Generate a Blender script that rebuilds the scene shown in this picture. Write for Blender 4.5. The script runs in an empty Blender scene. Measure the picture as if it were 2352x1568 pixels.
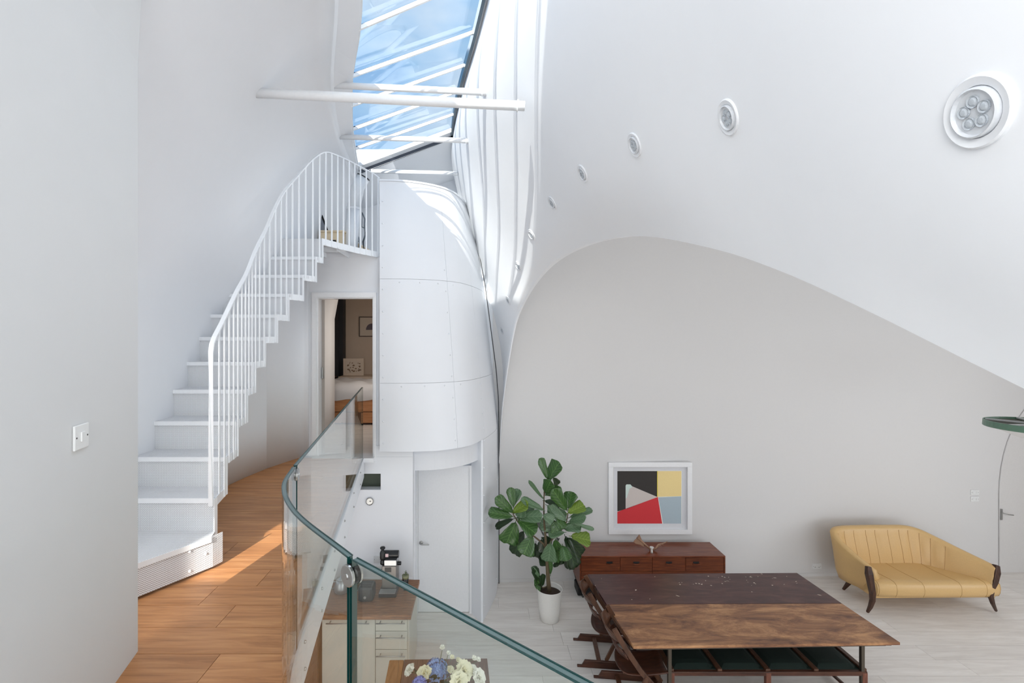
import bpy, math, random
from mathutils import Vector, Matrix, Euler
random.seed(7)
PI = math.pi
C = bpy.context.scene.collection
SC = bpy.context.scene

# ---------------------------------------------------------------- camera
EYE = 3.9            # eye height above the lower floor
FPX, CX, CY = 1080.0, 1100.0, 775.0
cd = bpy.data.cameras.new('camera'); cam = bpy.data.objects.new('camera', cd); C.objects.link(cam)
cam.location = (0, 0, EYE); cam.rotation_euler = (PI/2, 0, 0)
cd.sensor_width = 36; cd.lens = FPX/2352*36
cd.shift_x = (1176-CX)/2352; cd.shift_y = (CY-784)/2352
cd.clip_start = 0.05; cd.clip_end = 300
SC.camera = cam
SC.view_settings.view_transform = 'Standard'; SC.view_settings.look = 'None'
SC.view_settings.gamma = 1; SC.view_settings.use_curve_mapping = False
SC.view_settings.exposure = 0.0
SC.cycles.use_denoising = True
SC.cycles.max_bounces = 14; SC.cycles.diffuse_bounces = 7; SC.cycles.transparent_max_bounces = 24
SC.cycles.caustics_reflective = False; SC.cycles.caustics_refractive = False
SC.cycles.sample_clamp_indirect = 6.0

def P(px, py, d):
    "world point seen at pixel px,py of the 2352x1568 frame at depth d (metres)"
    return Vector(((px-CX)/FPX*d, d, EYE-(py-CY)/FPX*d))

# ---------------------------------------------------------------- sky, sun, window light, added fill lights
w = bpy.data.worlds.new('sky'); SC.world = w; w.use_nodes = True
nt = w.node_tree; nt.nodes.clear()
def nn(t, kind, **k):
    n = t.nodes.new(kind)
    for a, b in k.items(): setattr(n, a, b)
    return n
out = nn(nt, 'ShaderNodeOutputWorld'); bg = nn(nt, 'ShaderNodeBackground')
tc = nn(nt, 'ShaderNodeTexCoord'); mp = nn(nt, 'ShaderNodeMapping')
mp.inputs['Scale'].default_value = (1.0, 1.0, 2.2)
mp.inputs['Location'].default_value = (0.35, 0.1, 0.0)
nz = nn(nt, 'ShaderNodeTexNoise'); nz.inputs['Scale'].default_value = 2.0; nz.inputs['Detail'].default_value = 5
nz.inputs['Roughness'].default_value = 0.52
cr = nn(nt, 'ShaderNodeValToRGB')
e = cr.color_ramp.elements
e[0].position = 0.38; e[0].color = (0.045, 0.25, 0.66, 1)
e[1].position = 0.70; e[1].color = (0.86, 0.90, 0.95, 1)
m_ = e.new(0.52); m_.color = (0.36, 0.58, 0.84, 1)
nt.links.new(tc.outputs['Generated'], mp.inputs['Vector']); nt.links.new(mp.outputs['Vector'], nz.inputs['Vector'])
nt.links.new(nz.outputs['Fac'], cr.inputs['Fac']); nt.links.new(cr.outputs['Color'], bg.inputs['Color'])
bg.inputs['Strength'].default_value = 1.1
nt.links.new(bg.outputs['Background'], out.inputs['Surface'])

sd = bpy.data.lights.new('sun', 'SUN'); sun = bpy.data.objects.new('sun', sd); C.objects.link(sun)
sun.rotation_euler = Vector((0.50, 2.3, -1)).to_track_quat('-Z', 'Y').to_euler()
sd.energy = 9.0; sd.angle = math.radians(0.53); sd.color = (1.0, 0.955, 0.88)

def area(name, loc, aim, sx, sy, power, col=(1, 1, 1)):
    l = bpy.data.lights.new(name, 'AREA'); l.shape = 'RECTANGLE'; l.size = sx; l.size_y = sy
    l.energy = power; l.color = col
    o = bpy.data.objects.new(name, l); C.objects.link(o); o.location = loc
    o.rotation_euler = (Vector(aim)-Vector(loc)).to_track_quat('-Z', 'Y').to_euler()
    o['kind'] = 'structure'
    return o
area('fill_living', (5.2, -3.35, 1.6), (5.2, 4, 2.3), 6.4, 2.4, 190, (1.0, 0.99, 0.975))  # added fill for the living room, inside an unseen opening
area('fill_landing', (-.1, -2.9, 5.0), (2.6, 0.6, 4.8), 1.6, 2.2, 45, (1.0, 0.995, 0.985))  # added fill behind the camera, no window modelled here
area('fill_landing_side', (-.55, -1.3, 4.5), (2.2, 1.0, 4.8), 1.6, 1.6, 92, (1.0, 0.995, 0.985))  # unseen panel added by the near wall to brighten the vault
area('fill_living_side', (9.45, 3.4, 2.6), (5, 4.6, 1.6), 3.0, 3.0, 80, (1.0, 0.97, 0.93))  # added fill from the unseen right side of the living room
area('daylight_skylight', (-0.30, 2.6, 6.62), (-0.25, 3.2, 3.0), 1.0, 5.0, 42, (0.97, 0.985, 1.0))
area('fill_kitchen', (-3.0, 2.6, 1.4), (-1.0, 5.5, .9), 1.6, 1.6, 14, (1.0, 0.97, 0.93))  # added fill under the upper floor, no window in that wall
area('fill_bedroom', (-1.1, 7.6, 3.9), (-3.0, 8.2, 3.2), 1.0, 1.0, 17, (1.0, 0.90, 0.80))  # added warm fill to lift the bedroom, no window there
area('fill_loft', (-1.2, 6.9, 6.3), (-1.9, 6.6, 5.0), .8, .8, 4, (1, 1, 1))  # small added fill for the loft, not a real window
area('daylight_stair_window', (-2.5, .6, 4.3), (-2.0, 3.2, 2.9), 1.1, 1.1, 30, (1.0, 0.98, 0.95))

# ---------------------------------------------------------------- mesh helpers
class M:
    def __init__(s): s.v = []; s.f = []; s.mi = []; s.uv = {}
    def add(s, vs, fs, mi=0):
        b = len(s.v); s.v += [Vector(p) for p in vs]
        for f in fs: s.f.append(tuple(b+i for i in f)); s.mi.append(mi)
        return s
    def box(s, x0, x1, y0, y1, z0, z1, mi=0):
        return s.add([(x0,y0,z0),(x1,y0,z0),(x1,y1,z0),(x0,y1,z0),(x0,y0,z1),(x1,y0,z1),(x1,y1,z1),(x0,y1,z1)],
                     [(0,3,2,1),(4,5,6,7),(0,1,5,4),(1,2,6,5),(2,3,7,6),(3,0,4,7)], mi)
    def prism(s, poly, z0, z1, mi=0):
        n = len(poly)
        a = sum(poly[i][0]*poly[(i+1) % n][1]-poly[(i+1) % n][0]*poly[i][1] for i in range(n))
        if a < 0: poly = poly[::-1]
        vs = [(p[0], p[1], z0) for p in poly]+[(p[0], p[1], z1) for p in poly]
        return s.add(vs, [tuple(range(n))[::-1], tuple(range(n, 2*n))]+[(i, (i+1) % n, n+(i+1) % n, n+i) for i in range(n)], mi)
    def slab(s, p, q, t, z0, z1, mi=0):
        "vertical plate between plan points p and q, thickness t centred"
        d = Vector((q[0]-p[0], q[1]-p[1])); n = Vector((-d.y, d.x)).normalized()*t/2
        return s.prism([(p[0]-n.x, p[1]-n.y), (q[0]-n.x, q[1]-n.y), (q[0]+n.x, q[1]+n.y), (p[0]+n.x, p[1]+n.y)], z0, z1, mi)
    def sweep(s, pts, sec, up=Vector((0, 0, 1)), closed=False, cap=True, scale=None, mi=0):
        "sweep a 2D section (list of (a,b)) along pts"
        pts = [Vector(p) for p in pts]; n = len(pts); m = len(sec); b = len(s.v)
        for i, p in enumerate(pts):
            if closed: t = pts[(i+1) % n]-pts[i-1]
            else: t = pts[min(i+1, n-1)]-pts[max(i-1, 0)]
            t.normalize(); sd_ = t.cross(up)
            if sd_.length < 1e-4: sd_ = t.cross(Vector((0, 1, 0)))
            sd_.normalize(); u = sd_.cross(t).normalized()
            k = scale[i] if scale else 1.0
            for (a, c) in sec: s.v.append(p+sd_*a*k+u*c*k)
        for i in range(n if closed else n-1):
            j = (i+1) % n
            for q in range(m):
                r = (q+1) % m; s.f.append((b+i*m+q, b+i*m+r, b+j*m+r, b+j*m+q)); s.mi.append(mi)
        if cap and not closed:
            s.f.append(tuple(b+q for q in range(m))[::-1]); s.f.append(tuple(b+(n-1)*m+q for q in range(m))); s.mi += [mi, mi]
        return s
    def tube(s, pts, r, n=10, closed=False, scale=None, mi=0):
        return s.sweep(pts, [(r*math.cos(2*PI*i/n), r*math.sin(2*PI*i/n)) for i in range(n)], closed=closed, scale=scale, mi=mi)
    def bar(s, pts, wd, h, closed=False, scale=None, mi=0):
        return s.sweep(pts, [(-wd/2, -h/2), (wd/2, -h/2), (wd/2, h/2), (-wd/2, h/2)], closed=closed, scale=scale, mi=mi)
    def lathe(s, prof, c=(0, 0, 0), n=24, axis=None, mi=0):
        "prof: (radius, height) list; axis: direction of height"
        c = Vector(c); R = Vector((0, 0, 1)).rotation_difference(Vector(axis)) if axis is not None else None
        b = len(s.v); m = len(prof)
        for (r, h) in prof:
            for i in range(n):
                v = Vector((r*math.cos(2*PI*i/n), r*math.sin(2*PI*i/n), h))
                if R: v = R @ v
                s.v.append(c+v)
        for k in range(m-1):
            for i in range(n):
                j = (i+1) % n
                s.f.append((b+k*n+i, b+k*n+j, b+(k+1)*n+j, b+(k+1)*n+i)); s.mi.append(mi)
        if prof[0][0] > 1e-6: s.f.append(tuple(b+i for i in range(n))[::-1]); s.mi.append(mi)
        if prof[-1][0] > 1e-6: s.f.append(tuple(b+(m-1)*n+i for i in range(n))); s.mi.append(mi)
        return s
    def grid(s, rows, mi=0, uv=False):
        b = len(s.v); m = len(rows[0]); n = len(rows)
        for i, r in enumerate(rows):
            for j, p in enumerate(r):
                if uv: s.uv[len(s.v)] = (j/(m-1), i/(n-1))
                s.v.append(Vector(p))
        for i in range(n-1):
            for j in range(m-1):
                s.f.append((b+i*m+j, b+i*m+j+1, b+(i+1)*m+j+1, b+(i+1)*m+j)); s.mi.append(mi)
        return s
    def ball(s, c, r, n=12, m=8, sc=(1, 1, 1), mi=0):
        c = Vector(c); b = len(s.v)
        for i in range(m+1):
            a = PI*i/m
            for j in range(n):
                t = 2*PI*j/n
                s.v.append(c+Vector((r*sc[0]*math.sin(a)*math.cos(t), r*sc[1]*math.sin(a)*math.sin(t), -r*sc[2]*math.cos(a))))
        for i in range(m):
            for j in range(n):
                k = (j+1) % n; s.f.append((b+i*n+j, b+i*n+k, b+(i+1)*n+k, b+(i+1)*n+j)); s.mi.append(mi)
        return s

def wpos(o):
    p = Vector((0, 0, 0))
    while o is not None: p += o.location; o = o.parent
    return p
def ob(name, m, mat, parent=None, smooth=False, bevel=0, local=False, label=None, cat=None, group=None, kind=None, origin=None, solid=None):
    if origin is None:
        if parent is not None or local: origin = Vector((0, 0, 0))
        else:
            xs = [v.x for v in m.v]; ys = [v.y for v in m.v]; zs = [v.z for v in m.v]
            origin = Vector(((min(xs)+max(xs))/2, (min(ys)+max(ys))/2, min(zs)))
    origin = Vector(origin); off = Vector((0, 0, 0))
    if not local: off = wpos(parent)+origin if parent is not None else origin
    me = bpy.data.meshes.new(name)
    me.from_pydata([tuple(v-off) for v in m.v], [], m.f)
    mats = mat if isinstance(mat, (list, tuple)) else [mat]
    for q in mats: me.materials.append(q)
    if len(mats) > 1: me.polygons.foreach_set('material_index', m.mi)
    if m.uv:
        u = me.uv_layers.new(name='UVMap')
        for l in me.loops: u.data[l.index].uv = m.uv.get(l.vertex_index, (0, 0))
    if smooth: me.polygons.foreach_set('use_smooth', [True]*len(me.polygons))
    me.validate(); me.update()
    o = bpy.data.objects.new(name, me); C.objects.link(o)
    o.location = origin
    if parent is not None: o.parent = parent
    if solid:
        s_ = o.modifiers.new('thickness', 'SOLIDIFY'); s_.thickness = solid[0]; s_.offset = solid[1]
    if bevel:
        b_ = o.modifiers.new('bevel', 'BEVEL'); b_.width = bevel; b_.segments = 2; b_.limit_method = 'ANGLE'
        b_.angle_limit = math.radians(40)
    if label: o['label'] = label
    if cat: o['category'] = cat
    if group: o['group'] = group
    if kind: o['kind'] = kind
    return o
def T(name, label, cat, loc=(0, 0, 0), group=None, rz=0):
    o = bpy.data.objects.new(name, None); C.objects.link(o); o.location = loc; o.rotation_euler = (0, 0, rz)
    o.empty_display_size = .1
    o['label'] = label; o['category'] = cat
    if group: o['group'] = group
    return o
def struct(name, m, mat, **k):
    return ob(name, m, mat, kind='structure', **k)
def copy_tree(o, parent=None):
    c = o.copy(); C.objects.link(c); c.parent = parent
    for ch in list(o.children): copy_tree(ch, c)
    return c
def lerp(a, b, t): return a+(b-a)*t
def interp(tab, x):
    "tab: [(x, value or tuple)] sorted; smooth (monotone cubic-ish) interpolation"
    n = len(tab)
    if x <= tab[0][0]: return tab[0][1]
    if x >= tab[-1][0]: return tab[-1][1]
    for i in range(n-1):
        if tab[i][0] <= x <= tab[i+1][0]:
            x0, p0 = tab[i]; x1, p1 = tab[i+1]
            xm, pm = tab[i-1] if i > 0 else (2*x0-x1, None)
            xp, pp = tab[i+2] if i+2 < n else (2*x1-x0, None)
            t = (x-x0)/(x1-x0); h = x1-x0
            def one(a, b, c, d):
                m0 = (c-b)/h if a is None else (c-a)/(x1-xm)
                m1 = (c-b)/h if d is None else (d-b)/(xp-x0)
                return ((2*t**3-3*t*t+1)*b+(t**3-2*t*t+t)*h*m0+(-2*t**3+3*t*t)*c+(t**3-t*t)*h*m1)
            if isinstance(p0, tuple):
                return tuple(one(pm[k] if pm else None, p0[k], p1[k], pp[k] if pp else None) for k in range(len(p0)))
            return one(pm, p0, p1, pp)
def spline(pts, n):
    "resample a list of tuples by Catmull-Rom, n pieces per span"
    tab = [(float(i), tuple(p)) for i, p in enumerate(pts)]
    return [interp(tab, k/n) for k in range((len(pts)-1)*n+1)]

# ---------------------------------------------------------------- materials
def srgb(r, g, b):
    f = lambda c: (c/255/12.92) if c/255 <= .04045 else ((c/255+.055)/1.055)**2.4
    return (f(r), f(g), f(b), 1)
def mat(name, col, rough=.5, metal=0, bump=0, bscale=40, spec=.5, coat=0, vary=0):
    m = bpy.data.materials.new(name); m.use_nodes = True; t = m.node_tree; b = t.nodes['Principled BSDF']
    b.inputs['Base Color'].default_value = srgb(*col); b.inputs['Roughness'].default_value = rough
    b.inputs['Metallic'].default_value = metal; b.inputs['Specular IOR Level'].default_value = spec
    b.inputs['Coat Weight'].default_value = coat
    co = nn(t, 'ShaderNodeTexCoord')
    n = nn(t, 'ShaderNodeTexNoise'); n.inputs['Scale'].default_value = bscale; n.inputs['Detail'].default_value = 4
    t.links.new(co.outputs['Object'], n.inputs['Vector'])
    if bump:
        bp = nn(t, 'ShaderNodeBump'); bp.inputs['Strength'].default_value = bump; bp.inputs['Distance'].default_value = .004
        t.links.new(n.outputs['Fac'], bp.inputs['Height']); t.links.new(bp.outputs['Normal'], b.inputs['Normal'])
    v = vary or .04
    mr = nn(t, 'ShaderNodeMapRange'); mr.inputs['To Min'].default_value = 1-v; mr.inputs['To Max'].default_value = 1+v
    t.links.new(n.outputs['Fac'], mr.inputs['Value'])
    hs = nn(t, 'ShaderNodeHueSaturation'); hs.inputs['Color'].default_value = srgb(*col)
    t.links.new(mr.outputs['Result'], hs.inputs['Value']); t.links.new(hs.outputs['Color'], b.inputs['Base Color'])
    return m
def wood(name, c1, c2, axis=0, scale=3.0, stretch=14, rough=.45, vary=.10, c3=None, p=(.3, .7), bump=.15, spec=.4, rgh=.62):
    m = bpy.data.materials.new(name); m.use_nodes = True; t = m.node_tree; b = t.nodes['Principled BSDF']
    co = nn(t, 'ShaderNodeTexCoord'); mp = nn(t, 'ShaderNodeMapping'); oi = nn(t, 'ShaderNodeObjectInfo')
    sc = [stretch]*3; sc[axis] = 1.0; mp.inputs['Scale'].default_value = sc
    mu = nn(t, 'ShaderNodeVectorMath', operation='MULTIPLY_ADD'); mu.inputs[1].default_value = (37, 53, 71)
    cmb = nn(t, 'ShaderNodeCombineXYZ')
    for k in range(3): t.links.new(oi.outputs['Random'], cmb.inputs[k])
    t.links.new(cmb.outputs[0], mu.inputs[0]); t.links.new(co.outputs['Object'], mu.inputs[2])
    t.links.new(mu.outputs[0], mp.inputs['Vector'])
    n = nn(t, 'ShaderNodeTexNoise'); n.inputs['Scale'].default_value = scale; n.inputs['Detail'].default_value = 8
    n.inputs['Roughness'].default_value = rgh; n.inputs['Distortion'].default_value = .6
    t.links.new(mp.outputs['Vector'], n.inputs['Vector'])
    cr = nn(t, 'ShaderNodeValToRGB'); e = cr.color_ramp.elements
    e[0].position = p[0]; e[0].color = srgb(*c1); e[1].position = p[1]; e[1].color = srgb(*c2)
    if c3: q = e.new((p[0]+p[1])/2); q.color = srgb(*c3)
    t.links.new(n.outputs['Fac'], cr.inputs['Fac'])
    mr = nn(t, 'ShaderNodeMapRange'); mr.inputs['To Min'].default_value = 1-vary; mr.inputs['To Max'].default_value = 1+vary
    t.links.new(oi.outputs['Random'], mr.inputs['Value'])
    hs = nn(t, 'ShaderNodeHueSaturation'); t.links.new(cr.outputs['Color'], hs.inputs['Color']); t.links.new(mr.outputs['Result'], hs.inputs['Value'])
    t.links.new(hs.outputs['Color'], b.inputs['Base Color'])
    b.inputs['Roughness'].default_value = rough; b.inputs['Specular IOR Level'].default_value = spec
    bp = nn(t, 'ShaderNodeBump'); bp.inputs['Strength'].default_value = bump; bp.inputs['Distance'].default_value = .002
    t.links.new(n.outputs['Fac'], bp.inputs['Height']); t.links.new(bp.outputs['Normal'], b.inputs['Normal'])
    return m
def glassmat(name, tint, refl=1.0, rough=0.0):
    m = bpy.data.materials.new(name); m.use_nodes = True; t = m.node_tree; t.nodes.clear()
    o = nn(t, 'ShaderNodeOutputMaterial'); tr = nn(t, 'ShaderNodeBsdfTransparent'); gl = nn(t, 'ShaderNodeBsdfGlossy')
    mx = nn(t, 'ShaderNodeMixShader'); fr = nn(t, 'ShaderNodeFresnel'); fr.inputs['IOR'].default_value = 1.5
    tr.inputs['Color'].default_value = (*tint, 1); gl.inputs['Roughness'].default_value = rough
    gl.inputs['Color'].default_value = (refl, refl, refl, 1)
    ge = nn(t, 'ShaderNodeNewGeometry'); io = nn(t, 'ShaderNodeMapRange')   # same reflectance from either side of the surface
    io.inputs['To Min'].default_value = 1.5; io.inputs['To Max'].default_value = 1/1.5
    t.links.new(ge.outputs['Backfacing'], io.inputs['Value']); t.links.new(io.outputs[0], fr.inputs['IOR'])
    t.links.new(fr.outputs[0], mx.inputs[0]); t.links.new(tr.outputs[0], mx.inputs[1]); t.links.new(gl.outputs[0], mx.inputs[2])
    t.links.new(mx.outputs[0], o.inputs['Surface'])
    return m
def perf(name, axes, pitch=.0085, hole=.30, rot=PI/4, sx=1.0):
    "painted sheet steel with a grid of punched holes"
    m = bpy.data.materials.new(name); m.use_nodes = True; t = m.node_tree; b = t.nodes['Principled BSDF']
    b.inputs['Base Color'].default_value = srgb(232, 234, 237); b.inputs['Roughness'].default_value = .4
    o = t.nodes['Material Output']; co = nn(t, 'ShaderNodeTexCoord'); mp = nn(t, 'ShaderNodeMapping')
    sp = nn(t, 'ShaderNodeSeparateXYZ'); cb = nn(t, 'ShaderNodeCombineXYZ')
    t.links.new(co.outputs['Object'], sp.inputs[0]); sm_ = nn(t, 'ShaderNodeMath', operation='MULTIPLY'); sm_.inputs[1].default_value = sx; t.links.new(sp.outputs[axes[0]], sm_.inputs[0]); t.links.new(sm_.outputs[0], cb.inputs[0]); t.links.new(sp.outputs[axes[1]], cb.inputs[1])
    t.links.new(cb.outputs[0], mp.inputs['Vector']); mp.inputs['Rotation'].default_value = (0, 0, rot)
    vo = nn(t, 'ShaderNodeTexVoronoi', voronoi_dimensions='2D'); vo.inputs['Scale'].default_value = 1/pitch; vo.inputs['Randomness'].default_value = 0
    t.links.new(mp.outputs['Vector'], vo.inputs['Vector'])
    lt = nn(t, 'ShaderNodeMath', operation='LESS_THAN'); lt.inputs[1].default_value = hole
    t.links.new(vo.outputs['Distance'], lt.inputs[0])
    tr = nn(t, 'ShaderNodeBsdfTransparent'); mx = nn(t, 'ShaderNodeMixShader')
    # hole shade put into the colour: grey diffuse mixed with see-through
    hole_shade = nn(t, 'ShaderNodeBsdfDiffuse'); hole_shade.inputs['Color'].default_value = srgb(140, 144, 149)
    m2 = nn(t, 'ShaderNodeMixShader'); m2.inputs[0].default_value = .45
    t.links.new(tr.outputs[0], m2.inputs[1]); t.links.new(hole_shade.outputs[0], m2.inputs[2])
    t.links.new(lt.outputs[0], mx.inputs[0]); t.links.new(b.outputs[0], mx.inputs[1]); t.links.new(m2.outputs[0], mx.inputs[2])
    t.links.new(mx.outputs[0], o.inputs['Surface'])
    return m

WHITE = mat('white wall paint', (226, 228, 231), .7, bump=.04, bscale=12, vary=.01)
WHITEV = mat('vault paint', (232, 234, 237), .6, bump=.03, bscale=8, vary=.01)
GREYW = mat('back wall paint', (215, 214, 213), .8, bump=.04, bscale=30, vary=.015)
BEIGE = mat('bedroom wall paint', (196, 180, 164), .8, bump=.05, bscale=14, vary=.03)
STEELW = mat('white painted sheet steel', (228, 231, 235), .42, bump=.05, bscale=5, vary=.012)
STRUTW = mat('white painted tube', (232, 234, 236), .35)
TRIMW = mat('white gloss trim', (232, 233, 234), .3)
PLASTIC = mat('white plastic', (228, 229, 228), .35)
PLASTICG = mat('grey white plastic', (205, 207, 207), .35)
OAK = wood('oak floor', (144, 94, 54), (208, 154, 104), 0, 2.2, 13, .36, .09, (184, 128, 82), (.25, .75))
PALE = wood('pale limed oak floor', (216, 210, 204), (238, 234, 229), 0, 1.6, 9, .5, .03, (228, 223, 217))
WORKTOP = wood('oiled timber worktop', (98, 66, 44), (168, 122, 86), 0, 6, 9, .4, .03, (138, 96, 66))
TEAK = wood('teak veneer', (88, 40, 20), (134, 70, 38), 0, 3, 14, .32, .05, (108, 54, 28))
TEAKTOP = wood('teak veneer top', (102, 52, 34), (138, 80, 54), 0, 3, 14, .22, .02, (118, 64, 42))
BOARDF = wood('worn brown table board', (96, 62, 46), (196, 148, 104), 0, 1.7, 3.0, .42, .02, (146, 102, 70), (.34, .64), .2, rgh=.74)
BOARDR = wood('dark plum table board', (62, 36, 34), (98, 64, 58), 0, 3.0, 4, .35, .02, (76, 46, 43), (.3, .7), .15)
DARKW = wood('dark stained wood', (52, 30, 22), (92, 56, 40), 0, 4, 10, .35, .06)
DARKWZ = wood('dark stained upright wood', (64, 40, 28), (104, 70, 50), 2, 4, 10, .35, .06)
REDW = wood('reddish bench wood', (92, 52, 40), (134, 84, 64), 2, 4, 10, .4, .06)
BEDW = wood('honey bed timber', (176, 118, 78), (206, 150, 106), 0, 3, 12, .45, .04)
SOFAW = wood('walnut sofa legs', (40, 24, 18), (84, 54, 38), 2, 5, 8, .3, .03)
SMALLT = wood('small table timber', (92, 66, 50), (134, 100, 78), 1, 5, 10, .45, .04)
SMALLT2 = wood('small table edge timber', (140, 94, 52), (178, 128, 78), 1, 6, 8, .45, .04)
STEEL = mat('dark steel angle', (92, 84, 74), .4, .7)
BLACKM = mat('black steel wire', (26, 25, 24), .4, .5)
CHROME = mat('brushed steel', (178, 178, 176), .28, 1)
IRON = mat('dark painted column', (44, 46, 50), .6)
BLACK = mat('matt black', (22, 22, 22), .5)
BLACKP = mat('black plastic', (20, 21, 22), .3)
LEATHER = mat('tan leather', (208, 172, 116), .38, bump=.12, bscale=70, vary=.07)
GREENV = mat('dark green upholstery', (18, 36, 30), .75, bump=.2, bscale=200, vary=.2)
LINEN = mat('white bed linen', (226, 226, 228), .9, bump=.3, bscale=9)
CREAMC = mat('cream cabinet lacquer', (198, 196, 187), .35)
CREAMB = mat('cream box lacquer', (226, 206, 172), .5)
LEAF = None
POT = mat('white glazed pot', (226, 224, 219), .25)
SOIL = mat('potting soil', (58, 42, 32), .95, bump=.8, bscale=60, vary=.4)
BARK = mat('fig bark', (98, 84, 62), .8, bump=.5, bscale=60, vary=.2)
GREENM = mat('green enamel rim', (98, 132, 112), .4, vary=.15)
GLASS = glassmat('balustrade glass', (.925, .95, .925))
GEDGE = mat('green glass edge', (18, 56, 54), .12, 0)
GEDGEL = mat('pale green glass edge', (92, 112, 112), .3, 0)
SKYG = glassmat('skylight glass', (.93, .97, .99), .8)
JAR = glassmat('jar glass', (.80, .84, .82))
RUBBER = mat('dark seal', (26, 44, 66), .5)
NICHE = mat('dark green niche paint', (66, 74, 60), .6)
SEAM = mat('dark joint', (60, 60, 62), .8)

# ================================================================= SETTING
Z0 = 2.42    # upper floor level
ZL = 4.96    # loft landing level
def edge_x(y):
    "plan x of the glass line for a given y"
    return interp([(-1.0, 2.3), (.0, 1.1), (.42, .68), (.83, .185), (1.30, -.35), (1.67, -.66), (1.97, -.80), (2.23, -.87), (4.0, -1.15), (5.8, -1.435)], y)

# ---- lower floor
fl = struct('floor_lower', M().box(-3.4, 9.8, -3.4, 7.95, -.12, -.022), PALE, origin=(0, 0, 0))
W_ = .272; rowy = 4.06; ri = 0
while rowy < 7.9:
    xs = [-2.6]; x = -2.6-random.random()*1.6
    while x < 9.7:
        x += random.uniform(1.9, 2.5); xs.append(min(x, 9.7))
    for a, b in zip(xs[:-1], xs[1:]):
        if b-a < .05: continue
        ob('floorboard', M().box(a+.0015, b-.0015, rowy+.0018, rowy+W_-.0018, -.022, 0), PALE, fl)
    rowy += W_
# ---- upper floor
ys = [-1.0+.1*i for i in range(69)]
poly = [(edge_x(y), y) for y in ys]+[(-2.62, 5.8), (-2.62, -1.0)]
fu = struct('floor_upper', M().prism(poly, 2.2, Z0-.016), WHITE, origin=(0, 0, 2.2))
rowy = 1.0
while rowy < 5.80:
    y1 = min(rowy+.2, 5.84)
    cuts = [-2.60]; x = -2.6-random.random()
    while x < .9:
        x += random.uniform(1.3, 1.9)
        if x > -2.5: cuts.append(x)
    xr0, xr1 = edge_x(rowy)-.012, edge_x(y1)-.012
    cuts = [c for c in cuts if c < min(xr0, xr1)-.2]+[None]
    for a, b in zip(cuts[:-1], cuts[1:]):
        g = .0014
        if b is None: q = [(a+g, rowy+g), (xr0, rowy+g), (xr1, y1-g), (a+g, y1-g)]
        else: q = [(a+g, rowy+g), (b-g, rowy+g), (b-g, y1-g), (a+g, y1-g)]
        ob('floorboard', M().prism(q, Z0-.016, Z0), OAK, fu)
    rowy += .2
ob('edge_beam', M().sweep([(edge_x(y)+.012, y, (2.18+Z0)/2) for y in ys[12:]], [(-.006, -.12), (.006, -.12), (.006, .12), (-.006, .12)]), STEELW, fu,
   label='white steel fascia plate bolted along the floor edge')
bolts = M()
for y in (5.3, 4.6, 3.9, 3.35, 2.85, 2.35, 2.05, 1.7):
    for dz in (-.02, -.155):
        bolts.lathe([(.009, 0), (.009, .006), (.004, .010), (0, .011)], (edge_x(y)+.018, y, Z0+dz-.02), 8, axis=(1, .12, 0))
ob('bolt', bolts, CHROME, fu, kind='stuff')

# ---- near left wall (thin wall beside the stair recess)
def nlx(y): return -1.055-.25*y
rows = []
for z in (Z0, 3.2, 4.2, 5.2, 5.5, 5.9, 6.3, 6.75):
    r = []
    for y in [2.22, 1.6, 1.0, .4, -.2, -1, -2, -3.2]:
        lean = 0 if z <= 5.45 else ((min(z, 6.3)-5.45)/.85)**1.3*.62
        r.append((nlx(y)+lean, y, z))
    rows.append(r)
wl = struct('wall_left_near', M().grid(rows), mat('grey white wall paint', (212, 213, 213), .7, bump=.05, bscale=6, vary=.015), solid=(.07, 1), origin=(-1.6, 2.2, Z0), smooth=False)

# ---- stair-side wall leaning up to the skylight
base_t = [(-.5, -2.46), (2.2, -2.46), (3.6, -2.50), (4.4, -2.57), (4.9, -2.54), (5.5, -2.42), (7.5, -2.35)]
top_t = [(-.5, -.40), (2.2, -.70), (3.2, -.99), (4.25, -1.35), (5.35, -1.61), (6.5, -1.75), (7.5, -1.85)]
def dome(y, zeta):
    b = interp(base_t, y); t_ = interp(top_t, y)
    if zeta <= .3: return b
    t = max(0, (2.3-zeta)/2.0)
    w_ = interp([(4.1, 0.0), (4.5, .6), (4.9, 1.0), (5.5, .8), (6.3, .3)], y)
    return t_+(b-t_)*lerp(t**.52, interp([(0, 0.0), (.08, .27), (.25, .47), (.5, .60), (.725, .70), (.9, .88), (1, 1.0)], t), w_)
zs = [-1.48, -1.0, -.5, -.1, .3, .6, .9, 1.15, 1.4, 1.6, 1.75, 1.9, 2.0, 2.1, 2.18, 2.24, 2.28, 2.3]
ysd = [2.0+.25*i for i in range(23)]
struct('wall_left', M().grid([[(dome(y, z), y, EYE+z) for y in ysd] for z in zs]), WHITE, smooth=True, solid=(.05, 1), origin=(-2.5, 4, Z0))
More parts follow.
